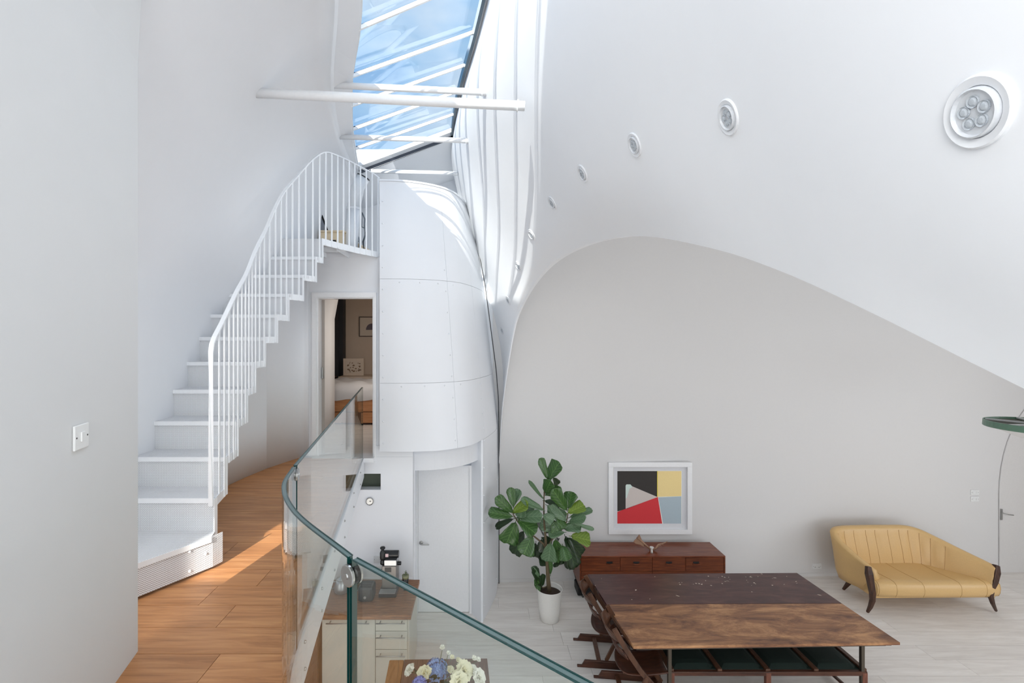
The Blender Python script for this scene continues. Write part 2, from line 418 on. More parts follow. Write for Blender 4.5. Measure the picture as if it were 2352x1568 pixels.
# hidden recess wall with its window opening (light for the stair foot)
def wall_x(name, x, y0, y1, z0, z1, holes, m, t=.08):
    q = M()
    Y = sorted(set([y0, y1]+[h[0] for h in holes]+[h[1] for h in holes])); Z = sorted(set([z0, z1]+[h[2] for h in holes]+[h[3] for h in holes]))
    for a, b in zip(Y[:-1], Y[1:]):
        for c, d in zip(Z[:-1], Z[1:]):
            if not any(h[0] <= a and b <= h[1] and h[2] <= c and d <= h[3] for h in holes): q.box(x, x+t, a, b, c, d)
    return struct(name, q, m, origin=(x, y0, z0))
def wall_y(name, y, x0, x1, z0, z1, holes, m, t=.08):
    q = M()
    X = sorted(set([x0, x1]+[h[0] for h in holes]+[h[1] for h in holes])); Z = sorted(set([z0, z1]+[h[2] for h in holes]+[h[3] for h in holes]))
    for a, b in zip(X[:-1], X[1:]):
        for c, d in zip(Z[:-1], Z[1:]):
            if not any(h[0] <= a and b <= h[1] and h[2] <= c and d <= h[3] for h in holes): q.box(a, b, y, y+t, c, d)
    return struct(name, q, m, origin=(x0, y, z0))
struct('wall_left_recess', M().box(-3.38, -3.3, -1.5, 2.08, Z0, 6.3).box(-3.3, -2.46, 2.0, 2.08, Z0, 6.3), WHITE)
wall_y('wall_recess_end', -1.5, -3.38, -.7, Z0, 6.3, [(-2.72, -2.12, 4.28, 4.70)], WHITE)
struct('floor_recess', M().box(-3.3, -2.6, -1.4, 2.0, Z0-.2, Z0), OAK)

# ---- partition wall under the stair curving to the bedroom door
part_pts = spline([(-2.62, 4.25), (-2.59, 4.6), (-2.52, 5.0), (-2.38, 5.4), (-2.215, 5.80), (-2.12, 5.86)], 4)
q = M().grid([[(p[0], p[1], z) for p in part_pts] for z in (Z0, 3.6, 4.9)])
struct('wall_left_partition', q, WHITE, smooth=True, solid=(.01, 1), origin=(-2.5, 5, Z0))
# bedroom door wall + kitchen wall (one plane)
wall_y('wall_back_upper', 5.86, -2.20, -1.15, Z0, ZL-.02, [(-2.016, -1.31, Z0, 4.40)], WHITE, .12)
wk = wall_y('wall_kitchen', 5.84, -3.3, -.82, 0, Z0-.002, [(-1.58, -1.22, 2.01, 2.21)], WHITE, .14)
struct('trim_threshold', M().box(-2.05, -1.29, 5.76, 6.02, Z0-.05, Z0+.001), TRIMW)
struct('trim_wall_head', M().box(-1.30, -.82, 5.845, 5.95, Z0-.01, 2.56), WHITE)
struct('trim_niche', M().box(-1.58, -1.22, 5.975, 5.99, 2.01, 2.21).box(-1.58, -1.22, 5.85, 5.98, 2.208, 2.212).box(-1.584, -1.58, 5.85, 5.98, 2.01, 2.21), NICHE)
# bedroom door lining
q = M()
for x0, x1 in ((-2.075, -2.016), (-1.31, -1.275)):
    q.box(x0, x1, 5.835, 5.86, Z0, 4.3998)
q.box(-2.075, -1.275, 5.835, 5.86, 4.40, 4.46)
q.box(-2.016, -2.0, 5.8602, 5.98, Z0, 4.385).box(-1.326, -1.31, 5.8602, 5.98, Z0, 4.385).box(-2.016, -1.31, 5.8602, 5.98, 4.386, 4.3995)
d1 = struct('door_1', q, TRIMW)
ob('door_leaf', M().slab((-1.985, 5.99), (-2.27, 6.64), .038, Z0+.01, 4.38), mat('grey door edge', (150, 142, 134), .5), d1, label='open door leaf standing edge-on')
ob('latch_plate', M().box(-1.996, -1.975, 5.955, 5.98, 3.38, 3.52), CHROME, d1, bevel=.003)

# ---- back wall of the living room
q = M(); 
q.prism([(.22, 7.5), (9.8, 7.86), (9.8, 7.98), (.22, 7.62)], 0, 6.7)
struct('wall_back', q, GREYW, origin=(5, 7.5, 0))
struct('baseboard_back', M().prism([(.35, 7.493), (7.95, 7.778), (7.95, 7.79), (.35, 7.505)], 0, .05), GREYW)
wall_x('wall_right', 9.7, -3.4, 7.9, 0, 6.7, [(2.0, 4.9, 1.0, 4.2)], GREYW, .1)
wall_y('wall_front', -3.4, -.9, 9.8, 0, 6.9, [(2.0, 8.6, .3, 2.6)], GREYW, .08)
struct('ceiling', M().box(.62, 9.8, -3.4, 8.0, 6.62, 6.72), WHITE, origin=(5, 2, 6.62))
struct('wall_left_lower', M().box(-3.4, -3.3, -3.4, 5.9, 0, 2.2), WHITE, origin=(-3.3, 2, 0))

# ---- vault wall with the arched edge
edge_t = [(-3.3, (1.3, -3.2)), (-1.2, (1.24, -1.2)), (0, (1.2, -.6)), (.6, (1.175, -.29)), (1.0, (1.158, -.108)), (1.35, (1.13, .07)), (1.75, (1.133, .243)),
          (2.2, (1.12, .41)), (3.0, (1.08, .645)), (3.6, (1.02, .76)), (4.1, (.955, .816)), (4.7, (.865, .835)), (5.2, (.775, .795)), (5.8, (.67, .65)), (6.3, (.575, .425)),
          (6.65, (.505, .15)), (7.0, (.42, -.50)), (7.3, (.345, -1.3)), (7.5, (.31, -2.2))]
light_t = [(-3.3, (1.05, -1.6)), (0, (.97, .0)), (.875, (.93, .42)), (1.75, (.93, .82)), (2.54, (.842, 1.04)), (3.33, (.735, 1.16)), (4.2, (.655, 1.2)),
           (5.0, (.56, 1.09)), (5.8, (.485, .88)), (6.6, (.41, .52)), (7.35, (.36, .07)), (7.5, (.345, -.15))]
t23_t = [(-3.3, (.8, 1.6)), (0, (.68, 1.8)), (2.0, (.46, 2.1)), (3.6, (.20, 2.28)), (4.35, (.04, 2.3)), (5.4, (-.15, 2.3)), (6.5, (-.30, 2.3)), (7.5, (-.34, 2.3))]
top_r = [(-3.3, (.62, 2.85)), (0, (.58, 2.85)), (2.0, (.38, 2.85)), (3.5, (.13, 2.85)), (4.37, (-.005, 2.85)), (5.4, (-.20, 2.85)), (6.5, (-.36, 2.85)), (7.5, (-.45, 2.85))]
def vault(y, v):
    pts = [interp(t_, y) for t_ in (edge_t, light_t, t23_t, top_r)]
    x, z = interp([(float(i), p) for i, p in enumerate(pts)], v)
    return Vector((x, y, EYE+z))
vy = [-3.3+.3*i for i in range(11)]+[.1*i for i in range(0, 75)]+[7.45, 7.5]
vy = sorted(set(round(a, 3) for a in vy))
inn = [[vault(y, .125*k) for y in vy] for k in range(25)]
q = M().grid(inn); out_ = [[p+Vector((.05 if p.y < 5 else .008+.042*max(0, 7.2-p.y)/2.2, 0, .0)) for p in r] for r in inn]
q.grid(out_[::-1]); q.grid([out_[0], inn[0]])
struct('wall_right_vault', q, WHITEV, smooth=True, origin=(.5, 4, 4))
# gable + roof strips around the skylight
struct('wall_back_gable', M().box(-2.8, .6, 7.5, 7.6, ZL-.1, 6.9), WHITE)
LF = [(-.5, (-.28, 2.38)), (.6, (-.34, 2.38)), (2.0, (-.54, 2.38)), (3.5, (-.90, 2.385)), (4.37, (-1.2, 2.41)), (4.9, (-1.345, 2.4)), (5.4, (-1.475, 2.38)), (6.0, (-1.60, 2.38)), (6.5, (-1.685, 2.33))]
RF = [(-.5, (.60, 2.83)), (2.0, (.37, 2.83)), (3.5, (.13, 2.83)), (4.37, (-.012, 2.83)), (5.4, (-.205, 2.83)), (6.0, (-.29, 2.83)), (6.5, (-.345, 2.83))]
SY0, SY1 = .75, 6.48
def lf(y): p = interp(LF, y); return Vector((p[0], y, EYE+p[1]))
def rf(y): p = interp(RF, y); return Vector((p[0], y, EYE+p[1]))
q = M()
yy = [SY0+.3*i for i in range(23)]+[SY1]
q.grid([[(dome(y, 2.3)-.03, y, EYE+2.28) for y in yy], [(dome(y, 2.3)+.02, y, EYE+2.33) for y in yy], [lf(y)+Vector((-.01, 0, -.01)) for y in yy], [lf(y)+Vector((-.01, 0, .09)) for y in yy]])
struct('trim_1', q, WHITE, smooth=False, solid=(.03, 1), origin=(-1.2, 4, 6.2))
q = M().grid([[lf(SY1)+Vector((-.3, 0, 0)), lf(SY1), rf(SY1), rf(SY1)+Vector((.5, 0, 0))], [(-2.0, 7.55, EYE+2.05), (-1.8, 7.55, EYE+2.05), (-.4, 7.55, EYE+2.5), (.3, 7.55, EYE+2.6)]])
struct('ceiling_roof_end', q, WHITE, solid=(.05, 1), origin=(-1, 7, 6.3))
struct('ceiling_roof_near', M().box(-1.9, .9, -3.4, SY0-.02, 6.70, 6.80), WHITE)
ry = [-3.4+.5*i for i in range(23)]
struct('ceiling_roof_strip', M().grid([[(rf(y).x-.02, y, 6.76) for y in ry], [(.75, y, 6.70) for y in ry]]), WHITE, solid=(.04, 1), origin=(.3, 2, 6.7))
struct('ceiling_recess', M().box(-3.38, -.62, -1.5, 2.3, 6.30, 6.36), WHITE)

# ---- skylight: panes, glazing bars, edge frames
sk = struct('window_1', M().sweep([lf(y)+Vector((.01, 0, .03)) for y in yy], [(-.02, -.025), (.02, -.025), (.02, .03), (-.02, .03)]), TRIMW, origin=lf(4), smooth=False)
ob('frame_edge', M().sweep([rf(y)+Vector((-.03, 0, .0)) for y in yy], [(-.014, -.05), (.014, -.05), (.014, .05), (-.014, .05)]), mat('dark frame seal', (44, 70, 84), .3), sk, label='dark edge frame along the right of the glass')
ob('frame_end', M().bar([lf(SY1)+Vector((0, 0, .02)), rf(SY1)+Vector((0, 0, .02))], .10, .05), TRIMW, sk)
ob('frame_seal', M().bar([lf(SY1)+Vector((.02, .06, -.03)), rf(SY1)+Vector((0, .06, -.03))], .02, .05), mat('dark seal strip', (70, 76, 88), .4), sk)
by = [.75, 1.5, 2.2, 2.92, 3.66, 4.37, 4.9, 5.42, 5.98, SY1]
for i, y in enumerate(by):
    if 0 < i < len(by)-1:
        ob('glazing_bar', M().bar([lf(y)+Vector((0, 0, .01)), rf(y)+Vector((0, 0, .02))], .018, .030), TRIMW, sk)
        ob('bar_gasket', M().bar([lf(y)+Vector((0, .025, .045)), rf(y)+Vector((0, .025, .045))], .012, .012), RUBBER, sk)
    if i < len(by)-1:
        a, b = y+.015, by[i+1]-.015
        q = M(); u = Vector((0, 0, .055))
        q.add([lf(a)+u, lf(b)+u, rf(b)+u, rf(a)+u], [(0, 1, 2, 3)])
        ob('pane', q, SKYG, sk)
# ---- cylindrical drum clad in riveted sheets
Bp = [(-1.22, 5.77), (-.9, 5.76), (-.53, 5.81), (-.27, 5.95), (-.085, 6.15), (.05, 6.45), (.17, 6.8), (.26, 7.15), (.30, 7.5)]
Tp = [(-1.22, 5.77), (-.98, 5.79), (-.72, 5.88), (-.50, 6.03), (-.36, 6.22), (-.26, 6.5), (-.18, 6.85), (-.12, 7.2), (-.08, 7.5)]
btab = [(float(i), p) for i, p in enumerate(Bp)]; ttab = [(float(i), p) for i, p in enumerate(Tp)]
def drum(u, z, off=0):
    def pos(u_):
        b = interp(btab, u_); t = interp(ttab, u_); k = max(0, (z-2.5)/3.32); k = k**1.15
        return Vector((lerp(b[0], t[0], k), lerp(b[1], t[1], k), z))
    p = pos(u)
    if off:
        d = pos(min(u+.05, 8))-pos(max(u-.05, 0)); n = Vector((d.y, -d.x, 0)).normalized(); p = p+n*off
    return p
core = M()
core.grid([[drum(.25*k, z, -.012) for k in range(0, 33)] for z in (2.5, 3.3, 4.2, 5.0, 5.815)])
core.grid([[drum(5+.2*k, z, -.012) for k in range(0, 16)] for z in (0, 1.2, 2.5)])
core.grid([[drum(8, z, 0), (.5, 7.55, z)] for z in (0, 2.5, 3.5, 4.5, 5.8)])
dr = struct('wall_drum', core, STEELW, smooth=True, origin=(-.3, 6.3, 0))
def sheet(u0, u1, z0, z1):
    n = max(3, int((u1-u0)*8)); g = .006
    zr = [z0+.002, lerp(z0, z1, .33), lerp(z0, z1, .66), z1-.002]
    outer = [[drum(lerp(u0+g, u1-g, k/n), z, .0) for k in range(n+1)] for z in zr]
    inner = [[drum(lerp(u0+g, u1-g, k/n), z, -.011) for k in range(n+1)] for z in zr]
    q = M().grid([[drum(lerp(u0+g, u1-g, k/n), z, .001) for k in range(n+1)] for z in zr])
    fr = [[drum(lerp(u0+g, u1-g, k/n), z, .001) for k in range(n+1)] for z in (zr[0], zr[-1])]
    q.grid([fr[1], inner[-1]]).grid([inner[0], fr[0]])
    q.grid([[drum(u0+g, z, -.011) for z in zr], [drum(u0+g, z, .001) for z in zr]]).grid([[drum(u1-g, z, .001) for z in zr], [drum(u1-g, z, -.011) for z in zr]])
    ob('cladding_sheet', q, STEELW, dr, smooth=True)
riv = M()
def rivet(u, z):
    p = drum(u, z, .0); n = drum(u, z, .01)-p
    riv.lathe([(.011, 0), (.009, .006), (.004, .009), (0, .0095)], p, 7, axis=n)
for z0, z1 in ((2.5, 3.34), (3.34, 4.62), (4.62, 5.82)):
    for u0, u1 in ((0, 3.0), (3.0, 5.3), (5.3, 8)): sheet(u0, u1, z0, z1)
sheet(5.0, 8, 0, 1.35); sheet(5.0, 8, 1.35, 2.5)
for z in [2.6+.27*i for i in range(12)]:
    rivet(.15, z); 
    if z < 5.0: rivet(2.9, z)
for u in (.9, 1.7, 2.5, 3.4): rivet(u, 3.30); rivet(u, 4.58)
for z in [2.65+.2*i for i in range(4)]: rivet(5.15, z)
for z in [.2+.38*i for i in range(7)]: rivet(5.15, z); rivet(7.2, z)
ob('rivet', riv, STEELW, dr, smooth=True, kind='stuff', label='rivets holding the sheets')
ob('top_rim', M().bar([drum(.25*k, 5.83) for k in range(0, 33)], .03, .02), STEELW, dr)
ob('joint_gap', M().tube([(.318, 7.46, 0), (.318, 7.46, 2.2), (.31, 7.42, 2.9), (.27, 7.38, 3.4), (.10, 7.36, 4.7), (-.05, 7.37, 5.5)], .007, 6), SEAM, dr, label='dark joint line between drum and vault')
# recess of the lower door
q = M()
q.slab((-.82, 5.98), (-.895, 6.67), .02, 0, 2.5)
q.box(-.92, .1, 6.70, 6.76, 0, 2.5)
struct('wall_door_recess', q, WHITE)
struct('trim_recess_jamb', M().prism([(.055, 6.44), (.07, 6.5), (-.09, 6.70), (-.11, 6.66), (.03, 6.44)], 0, 2.5), STEELW)
struct('trim_recess_head', M().sweep([(*p, 2.355) for p in spline([(-.84, 6.0), (-.5, 6.06), (-.2, 6.26), (.0, 6.55)], 5)], [(-.01, -.15), (.01, -.15), (.01, .15), (-.01, .15)]), WHITE, origin=(-.4, 6.2, 2.2))
d2 = struct('door_2', M().box(-.90, -.865, 6.65, 6.70, 0, 2.09).box(-.135, -.10, 6.65, 6.70, 0, 2.09).box(-.864, -.136, 6.65, 6.70, 2.05, 2.09), TRIMW)
ob('door_leaf', M().box(-.863, -.137, 6.672, 6.71, .008, 2.046), TRIMW, d2, bevel=.002)
q = M().lathe([(.026, 0), (.026, .008), (0, .009)], (-.82, 6.672, .99), 18, axis=(0, -1, 0)).tube([(-.82, 6.67, .99), (-.82, 6.62, .99), (-.80, 6.61, .99), (-.70, 6.61, .99)], .009, 8)
ob('door_handle', q, CHROME, d2, smooth=True)
# ---- arched door on the living room back wall
def yb(x): return 7.5+(x-.22)*.36/9.58
ax0 = 8.62
arc = [(ax0+.02, 0), (ax0+.02, 1.3)]+[(ax0+.02+1.1*(1-math.cos(a)), 1.3+1.75*math.sin(a)) for a in [i*PI/2/12 for i in range(1, 13)]]
q = M()
poly = arc+[(9.72, 0)]
q.add([(p[0], yb(p[0])-.012, p[1]) for p in poly], [tuple(range(len(poly)))[::-1]])
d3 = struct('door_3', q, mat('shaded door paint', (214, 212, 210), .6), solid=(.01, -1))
ob('door_reveal', M().bar([(p[0], yb(p[0])-.012, p[1]) for p in arc], .012, .012), GREYW, d3)
xh = ax0+.06
ob('handle_plate', M().box(xh-.035, xh-.005, yb(xh)-.03, yb(xh)-.02, .88, 1.06), CHROME, d3)
ob('door_handle', M().tube([(xh-.02, yb(xh)-.03, 1.0), (xh-.02, yb(xh)-.07, 1.0), (xh+.04, yb(xh)-.075, .985), (xh+.13, yb(xh)-.07, .975)], .008, 8), CHROME, d3, smooth=True)

# ---- bedroom shell
struct('floor_bedroom', M().box(-4.3, -1.0, 5.99, 9.75, Z0-.05, Z0-.004), PALE, origin=(-2.5, 8, Z0-.05))
struct('wall_back_bedroom', M().box(-4.3, -1.0, 9.65, 9.75, Z0-.05, 4.9), BEIGE)
struct('wall_left_bedroom', M().box(-4.3, -4.2, 5.99, 9.65, Z0-.05, 4.9), BEIGE)
struct('wall_right_bedroom', M().box(-1.06, -1.0, 5.99, 9.65, Z0-.05, 4.9), BEIGE)
struct('wall_front_bedroom', M().box(-4.3, -2.2, 5.90, 5.99, Z0-.05, 4.9).box(-1.2, -1.0, 5.985, 5.995, Z0-.05, 4.9), BEIGE)
struct('ceiling_bedroom', M().box(-4.3, -1.0, 5.99, 9.7, ZL-.12, ZL-.06), BEIGE)
struct('floor_loft', M().box(-2.62, -1.22, 5.85, 7.5, ZL-.055, ZL-.01).box(-1.22, -.75, 5.95, 7.5, ZL-.055, ZL-.01).box(-.75, -.25, 6.6, 7.5, ZL-.055, ZL-.01), WHITE)

# ================================================================= STAIRCASE
RISE = .212
SP = [(-1.70, 3.00), (-1.735, 3.10), (-1.79, 3.33), (-1.83, 3.56), (-1.875, 3.80), (-1.915, 4.02), (-1.925, 4.23), (-1.90, 4.43), (-1.87, 4.62), (-1.80, 4.82), (-1.72, 4.97), (-1.68, 5.06)]
# SP[k-1] = right end of riser k (k = 1..12)
def tz(k): return Z0+RISE*k
PERR = perf('perforated steel riser', (0, 2)); PERT = perf('perforated steel tread', (0, 1), rot=0); PER1 = perf('perforated steel first riser', (0, 2), sx=1.7); PERE = perf('perforated steel end panel', (1, 2))
stw = mat('white painted stair steel', (232, 235, 238), .38)
st = T('spiral_staircase', 'white perforated steel staircase curving up the left wall to the loft', 'staircase', (-2.1, 3.2, Z0))
def Lx(y): return dome(y, .3)+.03
for k in range(1, 13):
    x, y = SP[k-1]
    if k == 1: L = (Lx(2.2), 1.86)
    else: L = (Lx(y), y+.00)
    q = M().slab(L, (x, y), .006, tz(k-1)+(.02 if k == 1 else 0), tz(k)-.002)
    ob('riser', q, PER1 if k == 1 else PERR, st)
    if k < 12:
        x2, y2 = SP[k]
        f = (x+.0, y-.012); f0 = (L[0], L[1]-.012)
        q = M().prism([f0, f, (x2, y2), (Lx(y2), y2)], tz(k)-.03, tz(k))
        tr_ = ob('tread', q, PERT, st)
        ob('nosing', M().slab((f0[0], f0[1]-.002), (f[0]+.002, f[1]-.002), .004, tz(k)-.031, tz(k)+.001), stw, tr_)
# side panel on the lowest step
ob('end_panel', M().slab((-1.70, 3.0), (-1.675, 3.07), .006, Z0+.02, tz(1)), PERE, st)
# landing
land = [(Lx(5.06), 5.06), (-1.68, 5.06), (-1.58, 5.28), (-1.44, 5.56), (-1.27, 5.83), (-1.25, 5.9), (-2.6, 5.9)]
ob('landing', M().prism(land, ZL-.012, ZL+.004), PERT, st)
ob('landing_fascia', M().sweep([(p[0], p[1], ZL-.03) for p in land[1:6]], [(-.005, -.035), (.005, -.035), (.005, .035), (-.005, .035)]), stw, st)
q = M()
for a, b in (((-1.9, 5.12), (-1.9, 5.85)), ((-2.3, 5.12), (-2.3, 5.85)), ((-1.62, 5.35), (-1.62, 5.85)), ((-2.6, 5.10), (-1.7, 5.10)), ((-2.6, 5.45), (-1.55, 5.45))):
    q.slab(a, b, .008, ZL-.07, ZL-.012)
ob('landing_rib', q, stw, st)
# stringer plates on the open side
q = M()
for k in range(1, 12):
    x, y = SP[k-1]; x2, y2 = SP[k]
    if k > 1: q.slab((x, y), (x2, y2), .006, tz(k)-.055, tz(k)+.004)
    q.slab((x2, y2-.022), (x2+.001, y2+.012), .008, tz(k)-.055, tz(k+1))
ob('stringer', q, stw, st)
# handrail and balusters
railp = [(-1.745, 3.06, Z0+1.05), (-1.755, 3.10, Z0+1.28)]
plan = [(-1.755, 3.12)]+SP[2:]+[(-1.58, 5.28), (-1.44, 5.56), (-1.31, 5.76), (-1.24, 5.85)]
zz = [None]*len(plan)
cum = [0]
for a, b in zip(plan[:-1], plan[1:]): cum.append(cum[-1]+math.dist(a, b))
RY = [(476, 821), (481, 800), (491, 777), (510, 740), (528, 702), (545, 667), (566, 628), (587, 575), (609, 530), (630, 481), (651, 442), (679, 409), (710, 374), (726, 360), (738, 352), (752, 350), (770, 356), (791, 365), (815, 377), (840, 390), (861, 402), (875, 414)]
plt = [(c, p) for c, p in zip(cum, plan)]
LT = cum[-1]; pts = []
def rz(p):
    px = CX+p[0]/p[1]*FPX; return EYE-(interp(RY, px)-CY)*p[1]/FPX
for i in range(0, 71):
    s_ = LT*i/70; p = interp(plt, s_); pts.append((p[0], p[1], rz(p)))
ob('handrail', M().bar([(-1.75, 3.07, Z0+.38), (-1.75, 3.07, rz((-1.752, 3.10))-.08), (-1.752, 3.085, rz((-1.752, 3.10))-.03)]+pts, .03, .012), stw, st, smooth=False)
def string_z(s_):
    for k in range(2, 12):
        c0 = cum[k-2] if k > 2 else 0; c1 = cum[k-1]
        if c0 <= s_ < c1: return tz(k)-.05
    return ZL-.06
s_ = .06
while s_ < LT-.02:
    p = interp(plt, s_); z0 = string_z(s_); z1 = rz(p)
    a = interp(plt, max(0, s_-.02)); b = interp(plt, min(LT, s_+.02)); d = Vector((b[0]-a[0], b[1]-a[1])).normalized()*.0095
    n_ = Vector((d.y, -d.x)).normalized()*.009
    ob('baluster', M().slab((p[0]-d.x+n_.x, p[1]-d.y+n_.y), (p[0]+d.x+n_.x, p[1]+d.y+n_.y), .008, z0, z1), stw, st)
    s_ += .094
scr = M()
for (t_, z_) in ((.25, .16), (.9, .17), (.9, .05), (.97, .12), (.35, .05)):
    x = lerp(Lx(2.2), -1.70, t_); y = lerp(1.86, 3.0, t_)
    scr.lathe([(.009, 0), (.007, .006), (0, .008)], (x, y-.004, Z0+z_), 8, axis=(.4, -.9, 0))
ob('screw', scr, stw, st, kind='stuff')

# ================================================================= GLASS BALUSTRADE
GB, GT = 2.36, 3.29
ga = [(-1.43, 5.77), (-.876, 2.245)]
gb = spline([(-.872, 2.22), (-.80, 1.93), (-.64, 1.64), (-.36, 1.312)], 8)
gc = [(-.343, 1.297), (1.05, .07)]
bal = T('glass_balustrade', 'frameless curved glass balustrade with green edges along the upper floor', 'balustrade', (-.87, 2.2, Z0))
def pane(pts, parent):
    t = .0085; q = M(); n = len(pts); rows_o = []; rows_i = []
    for i, p in enumerate(pts):
        a = pts[max(i-1, 0)]; b = pts[min(i+1, n-1)]; d = Vector((b[0]-a[0], b[1]-a[1])).normalized(); nx, ny = d.y*t, -d.x*t
        rows_o.append((p[0]+nx, p[1]+ny)); rows_i.append((p[0]-nx, p[1]-ny))
    b0 = 0
    q.grid([[(*p, z) for p in rows_o] for z in (GB, GT)]); q.grid([[(*p, z) for p in rows_i] for z in (GT, GB)])
    q.grid([[(*p, GT) for p in rows_o], [(*p, GT) for p in rows_i]], mi=1)
    for e_ in (0, -1): q.add([(*rows_o[e_], GB), (*rows_i[e_], GB), (*rows_i[e_], GT), (*rows_o[e_], GT)], [(0, 1, 2, 3)], mi=2)
    return ob('glass_panel', q, [GLASS, GEDGEL, GEDGE], parent)
pane([tuple(lerp(Vector(ga[0]), Vector(ga[1]), k/4)) for k in range(5)], bal); pane(gb, bal); pane([tuple(lerp(Vector(gc[0]), Vector(gc[1]), k/4)) for k in range(5)], bal)
# dark arrises of the polished top edge
for pts in (ga, gb, gc):
    q = M(); n = len(pts)
    for sgn in (1, -1):
        pp = []
        for i, p in enumerate(pts):
            a = pts[max(i-1, 0)]; b = pts[min(i+1, n-1)]; d = Vector((b[0]-a[0], b[1]-a[1])).normalized()
            pp.append((p[0]+d.y*.008*sgn, p[1]-d.x*.008*sgn, GT+.0003))
        q.bar(pp, .0032, .0032)
    ob('edge_arris', q, GEDGE, bal)
ob('panel_edge', M().slab((-.352, 1.3045), (-.350, 1.3025), .017, GB, GT-.02), GEDGE, bal, label='dark green upright edge of the glass')
for (x, y, z, ax) in ((-.352, 1.304, GT-.045, (.66, .75, 0)), (-.874, 2.232, GT-.04, (1, .18, 0))):
    a = Vector(ax).normalized()
    q = M()
    for s2 in (1, -1):
        q.lathe([(.030, 0), (.030, .006), (.0275, .008), (.008, .008), (.007, .011), (0, .011)], Vector((x, y, z))+a*.010*s2, 28, axis=a*s2)
    ob('clamp_disc', q, CHROME, bal, smooth=False)
    ob('clamp_gasket', M().lathe([(.027, -.0098), (.027, .0098)], (x, y, z), 24, axis=a), BLACKM, bal)

# ================================================================= TUBES + DOWNLIGHTS
for (a, b, r, lab) in ((P(540, 211, 3.6), P(1190, 243, 3.6), .036, 'nearest and thickest white steel tube spanning below the skylight'),
                       (P(755, 195, 4.35), P(1109, 212, 4.35), .029, 'second white steel tube, close behind the thickest one'),
                       (P(779, 314, 5.4), P(1072, 323, 5.4), .029, 'third white steel tube, crossing low over the far skylight panes'),
                       (P(858, 393, 6.5), P(1043, 398, 6.5), .028, 'farthest white steel tube, just above the end of the stair rail')):
    t_ = T('steel_tube', lab, 'strut', tuple(a), 'steel tubes across the skylight well')
    d = (b-a).normalized()
    ob('tube', M().tube([a-d*.03, lerp(a, b, .5), b+d*.05], r, 18), STRUTW, t_, smooth=True)
    ob('end_plate', M().lathe([(r*1.25, 0), (r*1.25, .008)], b-d*.01, 18, axis=d), STRUTW, t_)
LP = [.875, 1.75, 2.54, 3.33, 4.2, 5.0, 5.8, 6.6, 7.3]
LL = ['largest round recessed downlight, at the far right of the vault', 'second largest downlight on the vault, left of the largest one', 'downlight above the left shoulder of the arch, third from the right',
      'fourth downlight from the right along the vault', 'fifth downlight from the right, beside the sunlit strip of vault', 'sixth downlight from the right, edge-on beside the sunlit strip',
      'seventh downlight from the right, just above left of the arch', 'eighth downlight from the right, low beside the arch edge', 'lowest and smallest downlight beside the foot of the arch']
RINGM = mat('downlight ring', (224, 226, 229), .4); FACEM = mat('downlight face', (206, 209, 213), .35); LENSM = mat('downlight lens', (176, 182, 188), .12)
first = None
for i, y in enumerate(LP):
    p = vault(y, 1); du = vault(min(y+.3, 7.5), 1)-vault(y-.3, 1); dv = vault(y, 1.35)-vault(y, .8)
    n = du.cross(dv).normalized()
    if n.x > 0: n = -n
    if first is None:
        t_ = T('downlight', LL[0], 'downlight', tuple(p), 'downlights in a row along the vault')
        k = .066
        ob('trim_ring', M().lathe([(k, -.004), (k, .003), (k*.95, .006), (k*.72, .002), (k*.70, -.006)], n=40), RINGM, t_, local=True, smooth=False)
        fc = ob('lamp_face', M().lathe([(k*.69, -.01), (k*.69, .009), (k*.64, .011), (k*.60, .004), (0, .003)], n=36), FACEM, t_, local=True)
        for a in range(5):
            an = 2*PI*a/5+.3
            ob('lens', M().lathe([(k*.17, 0), (k*.17, .004), (k*.13, .002), (k*.08, .0045), (0, .005)], (k*.31*math.cos(an), k*.31*math.sin(an), .004), 16), LENSM, fc, local=True)
        first = t_; o = t_
    else: o = copy_tree(first)
    o['label'] = LL[i]; o.location = p+n*.002
    up = du.normalized(); xa = up.cross(n).normalized()
    o.rotation_euler = Matrix((xa, up, n)).transposed().to_euler() if abs(n.dot(up)) < .99 else n.to_track_quat('Z', 'Y').to_euler()

# ================================================================= SWITCHES AND SMALL WALL THINGS
def plate(name, c, n, up, wd, h, lab, cat, rockers=1, m=PLASTIC, group=None, d=.009, socket=False):
    c = Vector(c); n = Vector(n).normalized(); up = Vector((0, 0, 1)); s = up.cross(n).normalized()
    t_ = T(name, lab, cat, tuple(c), group)
    def bx(cx, cz, w_, h_, d0, d1):
        q = M(); vs = []
        for (a, b) in ((-1, -1), (1, -1), (1, 1), (-1, 1)):
            for dd in (d0, d1): vs.append(c+s*(cx+a*w_/2)+up*(cz+b*h_/2)+n*dd)
        return M().add(vs, [(0, 2, 4, 6), (1, 7, 5, 3), (0, 1, 3, 2), (2, 3, 5, 4), (4, 5, 7, 6), (6, 7, 1, 0)])
    ob('face_plate', bx(0, 0, wd, h, 0, d), m, t_, bevel=.003)
    for i in range(rockers):
        x = (i-(rockers-1)/2)*wd*.42
        if socket:
            q = bx(x, -h*.12, .006, .010, d, d+.0006); q2 = bx(x-.011, .0-h*.2, .007, .005, d, d+.0006); q3 = bx(x+.011, -h*.2, .007, .005, d, d+.0006)
            for e_ in (q2, q3): q.add(e_.v, e_.f)
            ob('socket_holes', q, BLACKP, t_)
            ob('rocker', bx(x, h*.25, .012, .018, d, d+.004), m, t_)
        else:
            ob('rocker', bx(x, 0, .022*(wd/.086)**.5, .036, d, d+.005), m, t_, bevel=.0015)
    for sgn in (-1, 1):
        q = M().lathe([(.0035, 0), (.0035, .0006), (0, .0008)], c+s*sgn*wd*.38+n*d, 10, axis=n)
        ob('screw', q, BLACKM, t_)
    return t_
